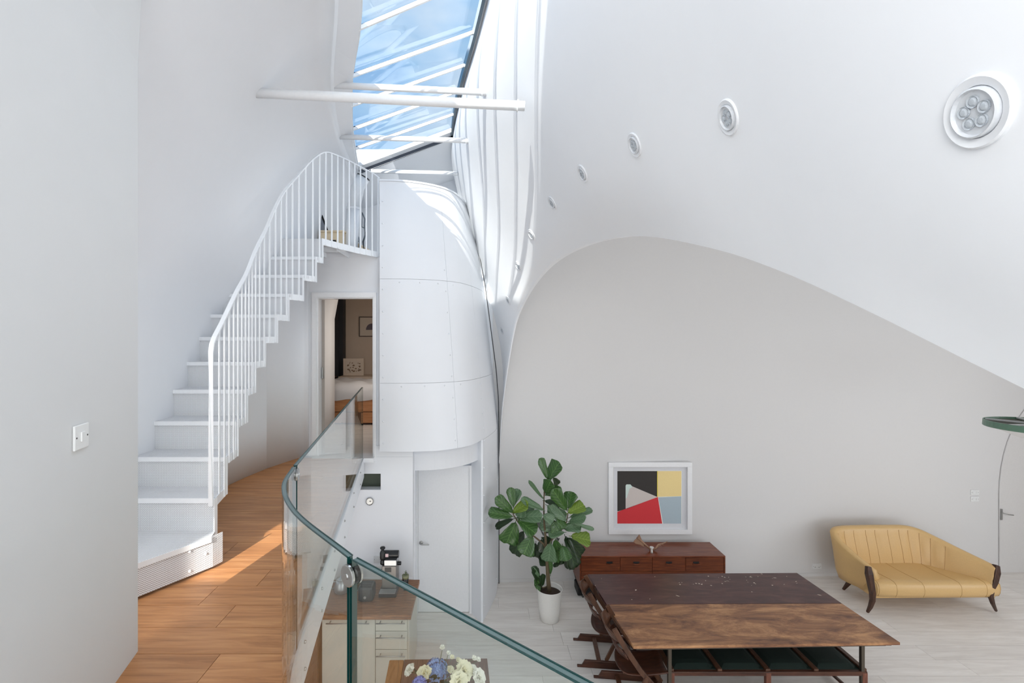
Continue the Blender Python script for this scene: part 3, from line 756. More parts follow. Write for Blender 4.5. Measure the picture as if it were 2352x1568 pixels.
nw = Vector((1, -.0, 0)); nwall = Vector((1, .25, 0)).normalized()
ysw = 1.758
plate('light_switch', (nlx(ysw)+.001, ysw, EYE-.370), nwall, None, .092, .092, 'white single light switch on the near left wall', 'light switch', 1)
plate('light_switch', (-1.26, 5.838, 1.150), (0, -1, 0), None, .088, .088, 'small light switch on the kitchen wall above the worktop', 'light switch', 1, m=PLASTICG)
plate('wall_socket', (-1.20, 5.838, 1.035), (0, -1, 0), None, .146, .086, 'double socket on the kitchen wall behind the glass jug', 'wall socket', 2, socket=True)
xs_ = 5.53
plate('wall_socket', (xs_, yb(xs_)-.002, .16), (0, -1, 0), None, .146, .086, 'white double socket low on the back wall left of the sofa', 'wall socket', 2, socket=True)
for zz_, lab in ((1.335, 'upper of two white switch plates beside the arched door'), (1.225, 'lower of two white switch plates beside the arched door')):
    plate('light_switch', (8.22, yb(8.22)-.002, zz_), (0, -1, 0), None, .14, .086, lab, 'light switch', 2, group='switch plates by the arched door')
# wall heater at the left edge
yh0, yh1 = .65, 1.25
q = M(); 
prof = [(0, -.066), (.04, -.066), (.055, -.052), (.06, 0), (.055, .052), (.04, .066), (0, .066)]
rows = []
for y, k in ((yh0, 1), (yh1-.06, 1), (yh1-.02, .93), (yh1, .75)):
    rows.append([Vector((nlx(y)+.001, y, EYE-.635))+nwall*a*k+Vector((0, 0, b*k)) for (a, b) in prof])
q.grid(rows); n_ = len(prof); q.f.append(tuple(3*n_+i for i in range(n_))); q.mi.append(0)
ht = T('wall_heater', 'rounded white wall heater cut by the left edge of the photo', 'heater', (nlx(1.1)+.001, 1.1, EYE-.70))
ob('casing', q, PLASTIC, ht, smooth=True, solid=(.002, -1))
q = M()
for i in range(9): 
    z = EYE-.635-.045+i*.011
    q.bar([Vector((nlx(y)+.001, y, z))+nwall*.061 for y in (yh0+.05, yh1-.12)], .004, .004)
ob('louvre', q, PLASTICG, ht)
# gauge on the kitchen wall
gz = T('wall_gauge', 'small round steel dial on the kitchen wall under the niche', 'gauge', (-1.355, 5.84, 1.87))
ob('rim', M().lathe([(.048, 0), (.048, .018), (.042, .022), (.038, .016)], (-1.355, 5.84, 1.87), 28, axis=(0, -1, 0)), CHROME, gz)
ob('dial', M().lathe([(.040, 0), (.040, .014), (0, .014)], (-1.355, 5.84, 1.87), 28, axis=(0, -1, 0)), PLASTICG, gz)
ob('pointer', M().box(-1.357, -1.335, 5.823, 5.826, 1.868, 1.878), BLACKP, gz)


# ================================================================= DINING TABLE
tb = T('dining_table', 'large worn timber dining table on thin dark steel legs', 'table', (2.9, 5.55, 0))
FLt, FRt, RRt, RLt = Vector((1.577, 4.80)), Vector((4.355, 4.86)), Vector((4.26, 6.30)), Vector((1.45, 6.265))
ML, MR = Vector((1.507, 5.555)), Vector((4.305, 5.577))
def off(p, q, d): return p+(q-p).normalized()*d
ob('front_board', M().prism([tuple(FLt), tuple(FRt), tuple(MR-Vector((0, .002))), tuple(ML-Vector((0, .002)))], .722, .75), BOARDF, tb, bevel=.003, label='worn brown front board of the table top')
ob('rear_board', M().prism([tuple(ML+Vector((0, .002))), tuple(MR+Vector((0, .002))), tuple(RRt), tuple(RLt)], .722, .75), BOARDR, tb, bevel=.003, label='dark plum rear board with pale paint flecks')
ob('under_board', M().prism([(1.60, 4.84), (4.30, 4.90), (4.22, 6.26), (1.48, 6.22)], .692, .7215), DARKW, tb)
fleck = M()
rs = random.Random(4)
FLK = mat('pale paint fleck', (214, 200, 184), .7)
for i in range(46):
    u, v = rs.random(), rs.random()**.8
    if rs.random() < .5: u = .45+.5*rs.random(); v = .55+.4*rs.random()
    a = ML.lerp(MR, u); b = RLt.lerp(RRt, u); p = a.lerp(b, .04+.93*v)
    r = rs.choice([.004, .005, .006, .008, .011]); l = rs.choice([1, 1, 1.4, 3.5]); n = 7
    an = rs.random()*PI; r0 = r*(.55 if l > 3 else 1)
    pts = []
    for k in range(n):
        t = 2*PI*k/n; x = r0*l*math.cos(t)*rs.uniform(.7, 1.2); y = r0*math.sin(t)*rs.uniform(.7, 1.2)
        pts.append((p.x+x*math.cos(an)-y*math.sin(an), p.y+x*math.sin(an)+y*math.cos(an)))
    fleck.prism(pts, .7498, .7504)
ob('paint_fleck', fleck, FLK, tb, kind='stuff')
def legbox(x, y, z0, z1, a=.022, b=.022): return M().box(x-a/2, x+a/2, y-b/2, y+b/2, z0, z1)
for (x, y) in ((1.985, 4.90), (4.04, 4.96), (4.0, 6.18), (1.95, 6.12)):
    q = legbox(x, y, 0, .692, .034, .034)
    ob('leg', q, STEEL, tb)
for a, b in (((1.63, 4.885), (4.27, 4.95)), ((1.52, 6.13), (4.2, 6.19)), ((1.985, 4.9), (1.95, 6.12)), ((4.04, 4.96), (4.0, 6.18))):
    ob('rail', M().slab(a, b, .03, .665, .692), STEEL, tb)

# ================================================================= BENCH (green upholstery, timber frame)
bn = T('bench', 'long low bench with four dark green cushions tucked under the table', 'bench', (3.05, 5.2, 0))
bx0, bx1, by0, by1 = 2.03, 4.06, 4.95, 5.47
sect = [lerp(bx0, bx1, k/4) for k in range(5)]
for k in range(4):
    a, b = sect[k]+.027, sect[k+1]-.027
    rows = []
    for i in range(9):
        v = i/8; y = lerp(by0+.03, by1-.03, v); r = []
        for j in range(9):
            u = j/8; h = .030*(1-(2*u-1)**6)*(1-(2*v-1)**6)
            r.append((lerp(a, b, u), y, .392+h))
        rows.append(r)
    q = M().grid(rows); q.box(a, b, by0+.03, by1-.03, .36, .393)
    ob('cushion', q, GREENV, bn, smooth=False)
for k in range(5):
    x = sect[k]
    ob('cross_rail', M().box(x-.024, x+.024, by0, by1, .37, .412), DARKWZ, bn, bevel=.003)
for y in (by0, by1-.035):
    ob('long_rail', M().box(bx0-.024, bx1+.024, y-.01, y+.03, .345, .388), DARKW, bn, bevel=.003)
for x, y in ((bx0, by0), (sect[2], by0), (bx1, by0), (bx0, by1-.04), (sect[2], by1-.04), (bx1-.02, by1-.04)):
    ob('leg', M().box(x-.026, x+.026, y-.012, y+.034, 0, .375), REDW, bn, bevel=.004)
ob('side_stretcher', M().bar([(bx1-.02, by1-.03, .05), (bx1, by0+.02, .05)], .02, .03), DARKW, bn)

# ================================================================= SLED CHAIRS at the left end of the table
def make_chair(lab, loc, rz):
    # local frame: +x towards the table, y across; origin on the floor under the seat's rear edge
    c = T('sled_chair', lab, 'chair', loc, 'dark plywood sled chairs at the left end of the table', rz)
    hw = .245
    for s2 in (-1, 1):
        y = s2*hw
        # floor runner with a stepped toe at the rear
        prof = [(-.24, 0), (.52, 0), (.50, .085), (-.15, .085), (-.185, .022), (-.24, .022)]
        q = M().add([(x_, y-.014, z_) for x_, z_ in prof]+[(x_, y+.014, z_) for x_, z_ in prof],
                    [tuple(range(6)), tuple(range(6, 12))[::-1]]+[(i, i+6, (i+1) % 6+6, (i+1) % 6) for i in range(6)])
        ob('runner', q, DARKW, c, local=True, bevel=.004)
        # slanting side post from the front of the runner up to the back rest
        q = M().bar([(.50, y-s2*.028, .03), (.36, y-s2*.028, .22), (.17, y-s2*.028, .44), (.02, y-s2*.028, .66), (-.09, y-s2*.028, .85)], .028, .052)
        ob('side_post', q, DARKWZ, c, local=True, bevel=.004)
        ob('front_leg', M().bar([(.10, y-s2*.02, .08), (.24, y-s2*.02, .37)], .024, .040), DARKWZ, c, local=True, bevel=.003)
    ob('stretcher', M().bar([(.02, -hw, .05), (.02, hw, .05)], .05, .022), DARKWZ, c, local=True)
    ob('front_stretcher', M().bar([(.42, -hw, .05), (.42, hw, .05)], .04, .022), DARKW, c, local=True)
    # curved plywood seat
    rows = []
    for i in range(11):
        v = i/10; x = lerp(.0, .46, v); z = .37+.05*v+.03*max(0, (.12-v)/.12)-.02*math.sin(PI*v); r = []
        for j in range(11):
            u = j/10*2-1; r.append((x-.035*(1-u*u)*(1-v)*1.2, u*(hw-.045), z-.020*(1-u*u)))
        rows.append(r)
    ob('seat', M().grid(rows), DARKW, c, local=True, smooth=True, solid=(.012, 0))
    # back rest: two bent slats, bowed backwards
    for z0, z1, xo in ((.70, .83, -.03), (.53, .665, .055)):
        rows = []
        for i in range(5):
            v = i/4; r = []
            for j in range(15):
                u = j/14*2-1; bow = .085*(1-abs(u)**2.2)
                r.append((xo-.085*v*.85-bow, u*(hw-.02), lerp(z0, z1, v)+(.018*math.cos(PI*u) if v > .5 else -.012*math.cos(PI*u))))
            rows.append(r)
        ob('back_slat', M().grid(rows), DARKWZ if z0 > .6 else DARKW, c, local=True, smooth=True, solid=(.014, 0))
    return c
ch = make_chair('dark sled chair at the far left corner of the table, beside the sideboard', (1.43, 5.80, 0), math.radians(-6))
ch2 = copy_tree(ch); ch2.location = (1.53, 5.13, 0); ch2.rotation_euler = (0, 0, math.radians(-6))
ch2['label'] = 'dark sled chair at the near left corner of the table, closest to the glass'
# two low stools/boards seen dark under the left table edge
# ================================================================= SIDEBOARD
SX0, SX1, SY_0, SY_1 = 1.50, 3.67, 7.0, 7.48
sb = T('sideboard', 'teak sideboard with four drawers on hairpin legs against the back wall', 'sideboard', (2.58, 7.24, 0))
ob('top', M().box(SX0, SX1, SY_0, SY_1, .628, .65), TEAKTOP, sb, bevel=.002)
ob('body', M().box(SX0+.004, SX1-.004, SY_0+.02, SY_1, .19, .627), TEAK, sb)
for x in (SX0+.009, SX1-.009): ob('side_panel', M().box(x-.009, x+.009, SY_0, SY_1, .18, .628), TEAK, sb)
ob('base_panel', M().box(SX0+.018, SX1-.018, SY_0+.002, SY_1, .18, .198), TEAK, sb)
dx = [SX0+.02, 2.105, 2.585, 3.08, SX1-.02]; hx = [1.945, 2.345, 2.83, 3.235]
for k in range(4):
    d_ = ob('drawer', M().box(dx[k]+.003, dx[k+1]-.003, SY_0+.003, SY_0+.022, .425, .622), TEAK, sb, bevel=.0015)
    h_ = hx[k]
    ob('handle_recess', M().prism([(h_-.045, SY_0+.0015), (h_+.045, SY_0+.0015), (h_+.045, SY_0+.0032), (h_-.045, SY_0+.0032)], .53, .565), BLACK, d_)
    ob('handle', M().bar([(h_-.055, SY_0+.0, .531), (h_, SY_0-.008, .527), (h_+.055, SY_0+.0, .531)], .012, .014), TEAKTOP, d_)
for a, b in ((dx[0], dx[2]), (dx[2], dx[4])):
    ob('lower_door', M().box(a+.003, b-.003, SY_0+.003, SY_0+.022, .202, .419), TEAK, sb, bevel=.0015)
for x in (SX0+.06, SX1-.06):
    for y in (SY_0+.05, SY_1-.05):
        ob('hairpin_leg', M().tube([(x-.055, y, .18), (x-.012, y, .02), (x, y, .005), (x+.012, y, .02), (x+.055, y, .18)], .005, 6).tube([(x, y-.05, .18), (x, y, .01)], .005, 6), BLACKM, sb)
bxx = T('black_case', 'small black case on the floor beneath the left end of the sideboard', 'case', (1.62, 7.22, 0))
ob('body', M().box(1.49, 1.74, 7.10, 7.36, .0, .13), BLACK, bxx, bevel=.015)
ob('handle', M().tube([(1.53, 7.09, .07), (1.53, 7.06, .10), (1.70, 7.06, .10), (1.70, 7.09, .07)], .006, 6), BLACKM, bxx)
# antler
AB = Vector((2.575, 7.18, .665))
ANT = mat('antler bone', (150, 116, 92), .6, bump=.5, bscale=60, vary=.3)
an = T('antler', 'brown antler standing on the sideboard below the framed print', 'antler', (2.575, 7.18, .65))
q = M(); z = .665
def pz(px, py): return P(px, py, 7.18)
q.tube([pz(1495, 1262), pz(1484, 1252), pz(1474, 1243), pz(1464, 1234)], .016, 8, scale=[1, .9, 1.1, 1.3])
ob('left_beam', q, ANT, an, smooth=True)
pal = [pz(1455, 1244), pz(1460, 1248), pz(1470, 1250), pz(1480, 1256), pz(1476, 1244), pz(1470, 1230), pz(1468, 1227), pz(1463, 1236), pz(1458, 1240)]
q = M(); n = len(pal); q.add([p+Vector((0, -.008, 0)) for p in pal]+[p+Vector((0, .008, 0)) for p in pal], [tuple(range(n)), tuple(range(n, 2*n))[::-1]]+[(i, i+n, (i+1) % n+n, (i+1) % n) for i in range(n)])
ob('palm', q, ANT, an)
ob('right_beam', M().tube([pz(1498, 1263), pz(1507, 1258), pz(1512, 1250), pz(1522, 1248), pz(1533, 1243)], .014, 8, scale=[1, 1.2, .9, .7, .25]), ANT, an, smooth=True)
ob('tine', M().tube([pz(1508, 1256), pz(1516, 1252), pz(1520, 1254)], .008, 6, scale=[1, .8, .3]).tube([pz(1518, 1249), pz(1525, 1251)], .006, 6, scale=[1, .3]), ANT, an, smooth=True)
eg = T('white_cup', 'little white cup standing in front of the antler on the sideboard', 'cup', (2.61, 7.10, .65))
ob('body', M().lathe([(.018, 0), (.016, .03), (.014, .06), (.026, .075), (.030, .088), (.027, .088), (.02, .078)], (2.61, 7.10, .6505), 20), POT, eg, smooth=True)

# ================================================================= FRAMED PRINT
D_ = yb(2.6)-.004
def FP(px, py, d=0): 
    p = P(px, py, D_-d); return p
pf = T('framed_print', 'abstract geometric print in a white box frame above the sideboard', 'picture', (2.6, D_, 1.2))
x0, z1_, x1, z0_ = FP(1396, 1060).x, FP(1396, 1060).z, FP(1587, 1060).x, FP(1396, 1224).z
q = M(); fw = .075
q.box(x0, x1, D_-.05, D_, z1_-fw, z1_).box(x0, x1, D_-.05, D_, z0_, z0_+fw).box(x0, x0+fw, D_-.05, D_, z0_+fw, z1_-fw).box(x1-fw, x1, D_-.05, D_, z0_+fw, z1_-fw)
ob('frame', q, TRIMW, pf, bevel=.003)
ob('mount', M().box(x0+fw, x1-fw, D_-.012, D_, z0_+fw, z1_-fw), mat('print mount', (214, 215, 218), .8), pf)
def artpoly(name, pts, col, d, lab):
    vs = [P(px, py, D_-.0125-d) for px, py in pts]; n = len(vs)
    q = M().add(vs+[v+Vector((0, .0006, 0)) for v in vs], [tuple(range(n))[::-1], tuple(range(n, 2*n))]+[(i, (i+1) % n, (i+1) % n+n, i+n) for i in range(n)])
    ob(name, q, mat(lab, col, .75, bump=.15, bscale=90, vary=.05), pf, label=lab)
artpoly('paper', [(1418, 1081), (1566, 1081), (1566, 1202), (1418, 1202)], (238, 236, 228), 0, 'print paper')
artpoly('black_shape', [(1418, 1081.5), (1510, 1081.5), (1510, 1141), (1452, 1119), (1437, 1169), (1418, 1174)], (52, 48, 45), .0008, 'near black paper shape')
artpoly('pale_shape', [(1437, 1115), (1444, 1112), (1451, 1116), (1510, 1141), (1437, 1169)], (206, 196, 190), .0016, 'pale grey pink shape')
artpoly('mint_shape', [(1437, 1115), (1439, 1112), (1448, 1112), (1453, 1118), (1446, 1122), (1440, 1142), (1437, 1145)], (206, 222, 214), .0024, 'pale mint strip')
artpoly('red_shape', [(1418, 1175), (1511, 1141), (1521, 1202), (1418, 1202)], (208, 52, 58), .0016, 'bright red shape')
artpoly('yellow_line', [(1509.3, 1081.5), (1510.8, 1081.5), (1510.8, 1141), (1509.3, 1141)], (222, 204, 60), .0024, 'thin yellow line')
artpoly('yellow_shape', [(1511, 1081.5), (1565, 1081.5), (1565, 1139), (1511, 1140.5)], (240, 216, 152), .0008, 'soft yellow square')
artpoly('blue_shape', [(1512, 1142), (1565, 1139.5), (1565, 1202), (1523, 1202)], (172, 188, 196), .0008, 'pale blue grey square')

# ================================================================= SOFA
so = T('sofa', 'tan leather sofa with channel-tufted asymmetric back and dark wooden legs', 'sofa', (6.45, 7.0, 0))
SPATH = [(5.585, 6.66, .60), (5.50, 6.86, .70), (5.42, 7.10, .83), (5.44, 7.29, .92), (5.60, 7.38, .955), (5.95, 7.41, .96), (6.35, 7.42, .96), (6.68, 7.42, .955), (6.88, 7.36, .92), (7.05, 7.22, .84), (7.21, 7.02, .75), (7.33, 6.84, .685), (7.40, 6.70, .645)]
sp = spline(SPATH, 8); n = len(sp)
def normal_in(i, pts):
    a = pts[max(i-1, 0)]; b = pts[min(i+1, n-1)]; d = Vector((b[0]-a[0], b[1]-a[1])).normalized(); return Vector((d.y, -d.x))
ins = [normal_in(i, sp) for i in range(n)]
# inward = towards the seat centre
cen = Vector((6.45, 6.8))
ins = [v if (cen-Vector((sp[i][0], sp[i][1]))).dot(v) > 0 else -v for i, v in enumerate(ins)]
cl = [0]
for a, b in zip(sp[:-1], sp[1:]): cl.append(cl[-1]+math.dist(a[:2], b[:2]))
rows = []
for i, p in enumerate(sp):
    x, y, zt = p; v = ins[i]; f = 1.0
    s_ = cl[i]/cl[-1]; ph = s_*17
    tuft = abs(math.sin(PI*ph)) if .13 < s_ < .86 else 1
    row = []
    lean = .10
    P2 = lambda off_, z: Vector((x+v.x*off_, y+v.y*off_, z))
    row += [P2(.17, .215), P2(.11, .22), P2(.07, .35), P2(.03, lerp(.35, zt, .6)), P2(0, zt-.03), P2(.012, zt-.006), P2(.05, zt), P2(.088, zt-.012), P2(.108, zt-.05)]
    for k in range(1, 9):
        t = k/8; z = lerp(zt-.05, .40, t)
        sway = .0
        o_ = .108+.11*t**1.4+.022*math.sin(PI*min(1, t*1.1))-(1-tuft**.5)*.022*math.sin(PI*min(1, .15+t))
        row.append(P2(o_, z))
    rows.append(row)
q = M().grid(rows)
for e_, rev in ((0, False), (n-1, True)):
    b = e_*len(rows[0]); f = tuple(b+i for i in range(len(rows[0]))); q.f.append(f if rev else f[::-1]); q.mi.append(0)
ob('back_and_arms', q, LEATHER, so, smooth=True)
# piping seams on the inner back: one raised welt per channel
for k in range(3, 15):
    s_ = k/17; i = min(range(n), key=lambda i: abs(cl[i]/cl[-1]-s_))
    ob('tuft_seam', M().tube([rows[i][j]+Vector((ins[i].x, ins[i].y, 0))*.001 for j in range(8, len(rows[0]))], .0035, 5), mat('leather seam', (190, 152, 98), .5) if k == 3 else bpy.data.materials['leather seam'], so, smooth=True)
# seat
front = [(5.60, 6.66), (5.66, 6.625), (6.0, 6.60), (6.5, 6.595), (7.0, 6.60), (7.32, 6.63), (7.38, 6.68)]
fs = spline(front, 6); rows = []
for i, p in enumerate(fs):
    u = i/(len(fs)-1); yb_ = 7.26 if .08 < u < .72 else lerp(7.26, 6.95, (u-.72)/.28 if u >= .72 else 0)
    r = [(p[0], p[1]+.05, .235), (p[0], p[1]+.01, .25), (p[0], p[1]-.012, .30), (p[0], p[1]-.018, .36), (p[0], p[1]-.006, .415), (p[0], p[1]+.03, .447), (p[0], p[1]+.10, .455)]
    for k in range(1, 7):
        t = k/6; r.append((p[0], lerp(p[1]+.10, yb_, t), .455-.012*math.sin(PI*t)-.01*t))
    rows.append(r)
q = M().grid(rows)
m_r = len(rows[0])
for e_ in (0, len(rows)-1):
    b = e_*m_r; q.f.append(tuple(b+i for i in range(m_r))); q.mi.append(0)
ob('seat', q, LEATHER, so, smooth=True)
for k in range(1, 7):
    i = int(len(rows)*k/7); ob('seat_seam', M().tube([Vector(rows[i][j])+Vector((0, -.001, .001)) for j in range(1, m_r)], .0028, 5), bpy.data.materials['leather seam'], so, smooth=True)
ob('under_frame', M().prism([(5.62, 6.68), (7.34, 6.70), (7.10, 7.05), (6.8, 7.28), (5.62, 7.26)], .20, .26), LEATHER, so)
D1 = 6.64
def leg(pts, wds, nm='front_leg'):
    q = M(); q.sweep(pts, [(-.5, -.5), (.5, -.5), (.5, .5), (-.5, .5)], up=Vector((0, 1, 0)), scale=wds)
    ob(nm, q, SOFAW, so, bevel=.008)
leg([P(1994, 1300, 6.64), P(1996, 1318, 6.62), P(2000, 1340, 6.61), P(2004, 1362, 6.61), P(2004, 1378, 6.61), P(1999, 1393, 6.62), P(1992, 1406, 6.64)], [.055, .075, .068, .062, .055, .045, .03])
leg([P(2288, 1297, 6.70), P(2286, 1313, 6.68), P(2282, 1335, 6.64), P(2277, 1352, 6.63), P(2275, 1368, 6.63), P(2280, 1385, 6.64), P(2288, 1403, 6.67)], [.06, .085, .075, .055, .052, .042, .028])
leg([(5.72, 7.2, .22), (5.69, 7.24, .12), (5.64, 7.28, .0)], [.06, .05, .03], 'rear_leg')
leg([(7.12, 7.10, .22), (7.15, 7.14, .12), (7.2, 7.18, .0)], [.06, .05, .03], 'rear_leg')

# ================================================================= FIG TREE
leafm = bpy.data.materials.new('fig leaf'); leafm.use_nodes = True; t = leafm.node_tree; b = t.nodes['Principled BSDF']
def make_leaf_mat(name, c1, c2, rough=.3):
    m = bpy.data.materials.new(name); m.use_nodes = True; t = m.node_tree; b = t.nodes['Principled BSDF']
    uv = nn(t, 'ShaderNodeUVMap'); sp_ = nn(t, 'ShaderNodeSeparateXYZ'); t.links.new(uv.outputs[0], sp_.inputs[0])
    a1 = nn(t, 'ShaderNodeMath', operation='SUBTRACT'); a1.inputs[1].default_value = .5; t.links.new(sp_.outputs[0], a1.inputs[0])
    a2 = nn(t, 'ShaderNodeMath', operation='ABSOLUTE'); t.links.new(a1.outputs[0], a2.inputs[0])
    # side veins: stripes in v - |u|
    a3 = nn(t, 'ShaderNodeMath', operation='MULTIPLY_ADD'); a3.inputs[1].default_value = -.55; t.links.new(a2.outputs[0], a3.inputs[0]); t.links.new(sp_.outputs[1], a3.inputs[2])
    a4 = nn(t, 'ShaderNodeMath', operation='MULTIPLY'); a4.inputs[1].default_value = 7.0; t.links.new(a3.outputs[0], a4.inputs[0])
    a5 = nn(t, 'ShaderNodeMath', operation='PINGPONG'); a5.inputs[1].default_value = .5; t.links.new(a4.outputs[0], a5.inputs[0])
    mn = nn(t, 'ShaderNodeMath', operation='MULTIPLY'); mn.inputs[1].default_value = .35; t.links.new(a5.outputs[0], mn.inputs[0])
    mi = nn(t, 'ShaderNodeMath', operation='MINIMUM'); t.links.new(mn.outputs[0], mi.inputs[0]); t.links.new(a2.outputs[0], mi.inputs[1])
    cr = nn(t, 'ShaderNodeValToRGB'); e = cr.color_ramp.elements
    e[0].position = .0; e[0].color = srgb(*c2); e[1].position = .035; e[1].color = srgb(*c1)
    t.links.new(mi.outputs[0], cr.inputs['Fac']); t.links.new(cr.outputs['Color'], b.inputs['Base Color'])
    b.inputs['Roughness'].default_value = rough
    bp = nn(t, 'ShaderNodeBump'); bp.inputs['Strength'].default_value = .5; bp.inputs['Distance'].default_value = .004
    t.links.new(mi.outputs[0], bp.inputs['Height']); t.links.new(bp.outputs['Normal'], b.inputs['Normal'])
    return m
bpy.data.materials.remove(leafm)
LM = [make_leaf_mat('dark fig leaf', (34, 54, 30), (66, 92, 52), .28), make_leaf_mat('mid fig leaf', (54, 88, 40), (96, 132, 70), .28),
      make_leaf_mat('young fig leaf', (96, 122, 34), (142, 164, 70), .3), make_leaf_mat('grey green fig leaf', (84, 112, 80), (118, 144, 110), .35)]
fig = T('fiddle_leaf_fig', 'tall fiddle-leaf fig tree with big glossy leaves in a white pot', 'plant', (.975, 6.5, .36))
PD = 6.52
def pc(cx, cy, d=PD): return P(1110+cx/5.807, 1040+cy/5.807, d)
LV = """850 340 760 70 110 1|870 360 1010 120 210 1|930 330 1000 430 95 0|830 530 900 370 150 1|830 560 1040 470 110 1|810 620 610 375 50 3|800 760 510 610 105 3|405 720 360 460 110 1|400 700 470 480 120 3|395 790 170 590 135 1|400 790 595 665 135 2|390 850 70 785 140 1|400 880 155 990 90 0|430 920 310 1210 235 1|430 800 690 710 90 3|450 860 780 840 150 3|465 890 700 1070 185 1|540 1040 410 1355 180 0|650 1100 540 1360 190 1|640 1230 645 1385 115 0|830 1220 715 1400 180 0|900 1200 870 1450 180 3|960 1150 1020 1425 175 1|1090 1110 1230 1540 200 0|1120 1130 1320 1370 175 0|1170 1110 1430 1165 170 2|1080 1010 1305 965 155 3|1080 1060 870 1095 105 3|1060 1010 760 930 170 3|1110 900 870 715 125 3|1110 760 930 490 155 1|1135 740 1180 515 165 1|1130 800 1345 690 155 2|1150 860 1455 750 90 3|1150 910 1365 860 115 3|1180 930 1480 1020 50 3|820 640 1035 700 110 0|850 700 1090 900 175 3|800 830 940 900 130 3|700 930 800 1045 145 0|900 1130 830 1200 150 0|760 1400 830 1505 120 0|980 1400 1010 1500 150 0|1090 1350 1130 1555 95 0|1000 820 1060 1010 125 1|520 700 500 860 130 3|700 1200 690 1390 150 0|870 950 900 1060 150 0|940 920 1000 1040 160 1|1010 1150 960 1260 150 0|560 900 620 1020 140 0|780 1150 800 1330 150 0|1060 1240 1110 1440 150 1|940 1290 930 1450 150 1|850 450 950 560 120 0"""
rl = random.Random(11)
def leaf(base, tip, wd, tone, rr):
    ax = tip-base; L = ax.length; ax.normalize()
    view = (Vector((0, 0, EYE))-base).normalized()
    nrm = (view+Vector((rr.uniform(-.5, .5), rr.uniform(-.2, .2), rr.uniform(.0, .6)))).normalized()
    nrm = (nrm-ax*nrm.dot(ax)).normalized(); sd_ = ax.cross(nrm).normalized()
    prof = [(0, .05), (.08, .34), (.24, .62), (.42, .76), (.60, .95), (.78, 1.05), (.92, .86), (1.0, .34)]; wd *= 1.12
    rows = []
    for k, (v, wv) in enumerate(prof):
        r = []; wob = 1+.07*math.sin(k*2.3+rr.random()*3)
        for j in range(5):
            u = j/2-1
            lift = .10*wd*u*u*(1+.4*math.sin(k*1.9+u*3))-.10*L*(v-.35)**2+.035*wd*math.sin(k*2.7+u*2.2)
            r.append(base+ax*L*v+sd_*u*wd/2*wv*wob+nrm*lift)
        rows.append(r)
    q = M().grid(rows, uv=True)
    q.tube([base-ax*.03, base+ax*.04], .004, 5)
    ob('leaf', q, LM[tone], fig, smooth=True, solid=(.0015, 0))
for rec in LV.split('|'):
    bx_, by_, tx_, ty_, wd_, tn = [float(a) for a in rec.split()]
    d0 = PD+rl.uniform(-.05, .05)+(.12 if tn == 0 else -.05); d1 = PD+rl.uniform(-.16, .16)+(.18 if tn == 0 else -.10)
    leaf(pc(bx_, by_, d0), pc(tx_, ty_, d1), wd_/5.807*PD/FPX, int(tn), rl)
for (a, b_, c_, d_, wd_, tn) in ((1240, 1345, 1226, 1300, 17, 0), (1240, 1345, 1232, 1352, 17, 1), (1243, 1348, 1247, 1318, 14, 0), (1245, 1330, 1221, 1302, 8, 3), (1264, 1318, 1264, 1288, 12, 1), (1240, 1338, 1228, 1330, 15, 1)):
    leaf(P(a, b_, PD), P(c_, d_, PD-.03), wd_*PD/FPX, tn, rl)
def branch(pts, r0, r1):
    n_ = len(pts); ob('branch', M().tube(pts, 1, 8, scale=[lerp(r0, r1, i/(n_-1)) for i in range(n_)]), BARK, fig, smooth=True)
ob('trunk', M().tube([P(1262, 1362, PD), P(1259, 1330, PD), P(1257, 1300, PD), P(1255, 1270, PD), P(1253, 1235, PD), P(1250, 1200, PD), P(1249, 1165, PD), P(1250, 1130, PD), P(1256, 1100, PD)], 1, 10,
   scale=[.034, .028, .024, .022, .017, .013, .011, .010, .007]), BARK, fig, smooth=True)
branch([P(1254, 1260, PD), pc(800, 1210), pc(690, 1120), pc(560, 1040), pc(470, 930), pc(400, 820), pc(395, 760)], .014, .007)
branch([P(1255, 1262, PD), pc(920, 1150), pc(1040, 1030), pc(1110, 920), pc(1130, 800)], .014, .007)
branch([P(1258, 1345, PD), P(1247, 1350, PD), P(1240, 1342, PD), P(1236, 1325, PD)], .008, .004)
pt = T('plant_pot', 'round tapered white pot standing on the pale floor below the fig', 'pot', (.978, 6.52, 0))
pcn = (.978, 6.52, .002)
ob('body', M().lathe([(.128, 0), (.134, .004), (.150, .15), (.166, .32), (.176, .415), (.180, .43), (.174, .43), (.166, .41), (.160, .36)], pcn, 40), POT, pt, smooth=True)
sm = M(); rows = []
ob('soil', M().lathe([(.161, .345), (.161, .362), (.12, .37), (.05, .378), (0, .38)], pcn, 26), SOIL, pt, smooth=True)

# ================================================================= KITCHEN
kc = T('base_cabinet', 'cream kitchen base cabinet with one door and three drawers', 'cabinet', (-1.2, 5.4, 0))
ob('body', M().box(-1.72, -.765, 5.16, 5.82, .10, .848), CREAMC, kc)
ob('plinth', M().box(-1.70, -.78, 5.22, 5.80, 0, .10), PLASTICG, kc)
def bar_handle(x0, x1, z, parent):
    q = M().tube([(x0, 5.095, z), (x1, 5.095, z)], .0065, 8)
    for x in (x0+.04, x1-.04): q.tube([(x, 5.14, z), (x, 5.095, z)], .005, 6)
    ob('handle', q, CHROME, parent, smooth=True)
dd = ob('door', M().box(-1.715, -1.135, 5.14, 5.158, .105, .842), CREAMC, kc, bevel=.002); bar_handle(-1.66, -1.19, .80, dd)
for z0, z1, zh in ((.695, .842, .80), (.495, .69, .645), (.105, .49, .445)):
    dd = ob('drawer', M().box(-1.13, -.785, 5.14, 5.158, z0, z1), CREAMC, kc, bevel=.002); bar_handle(-1.115, -.80, zh, dd)
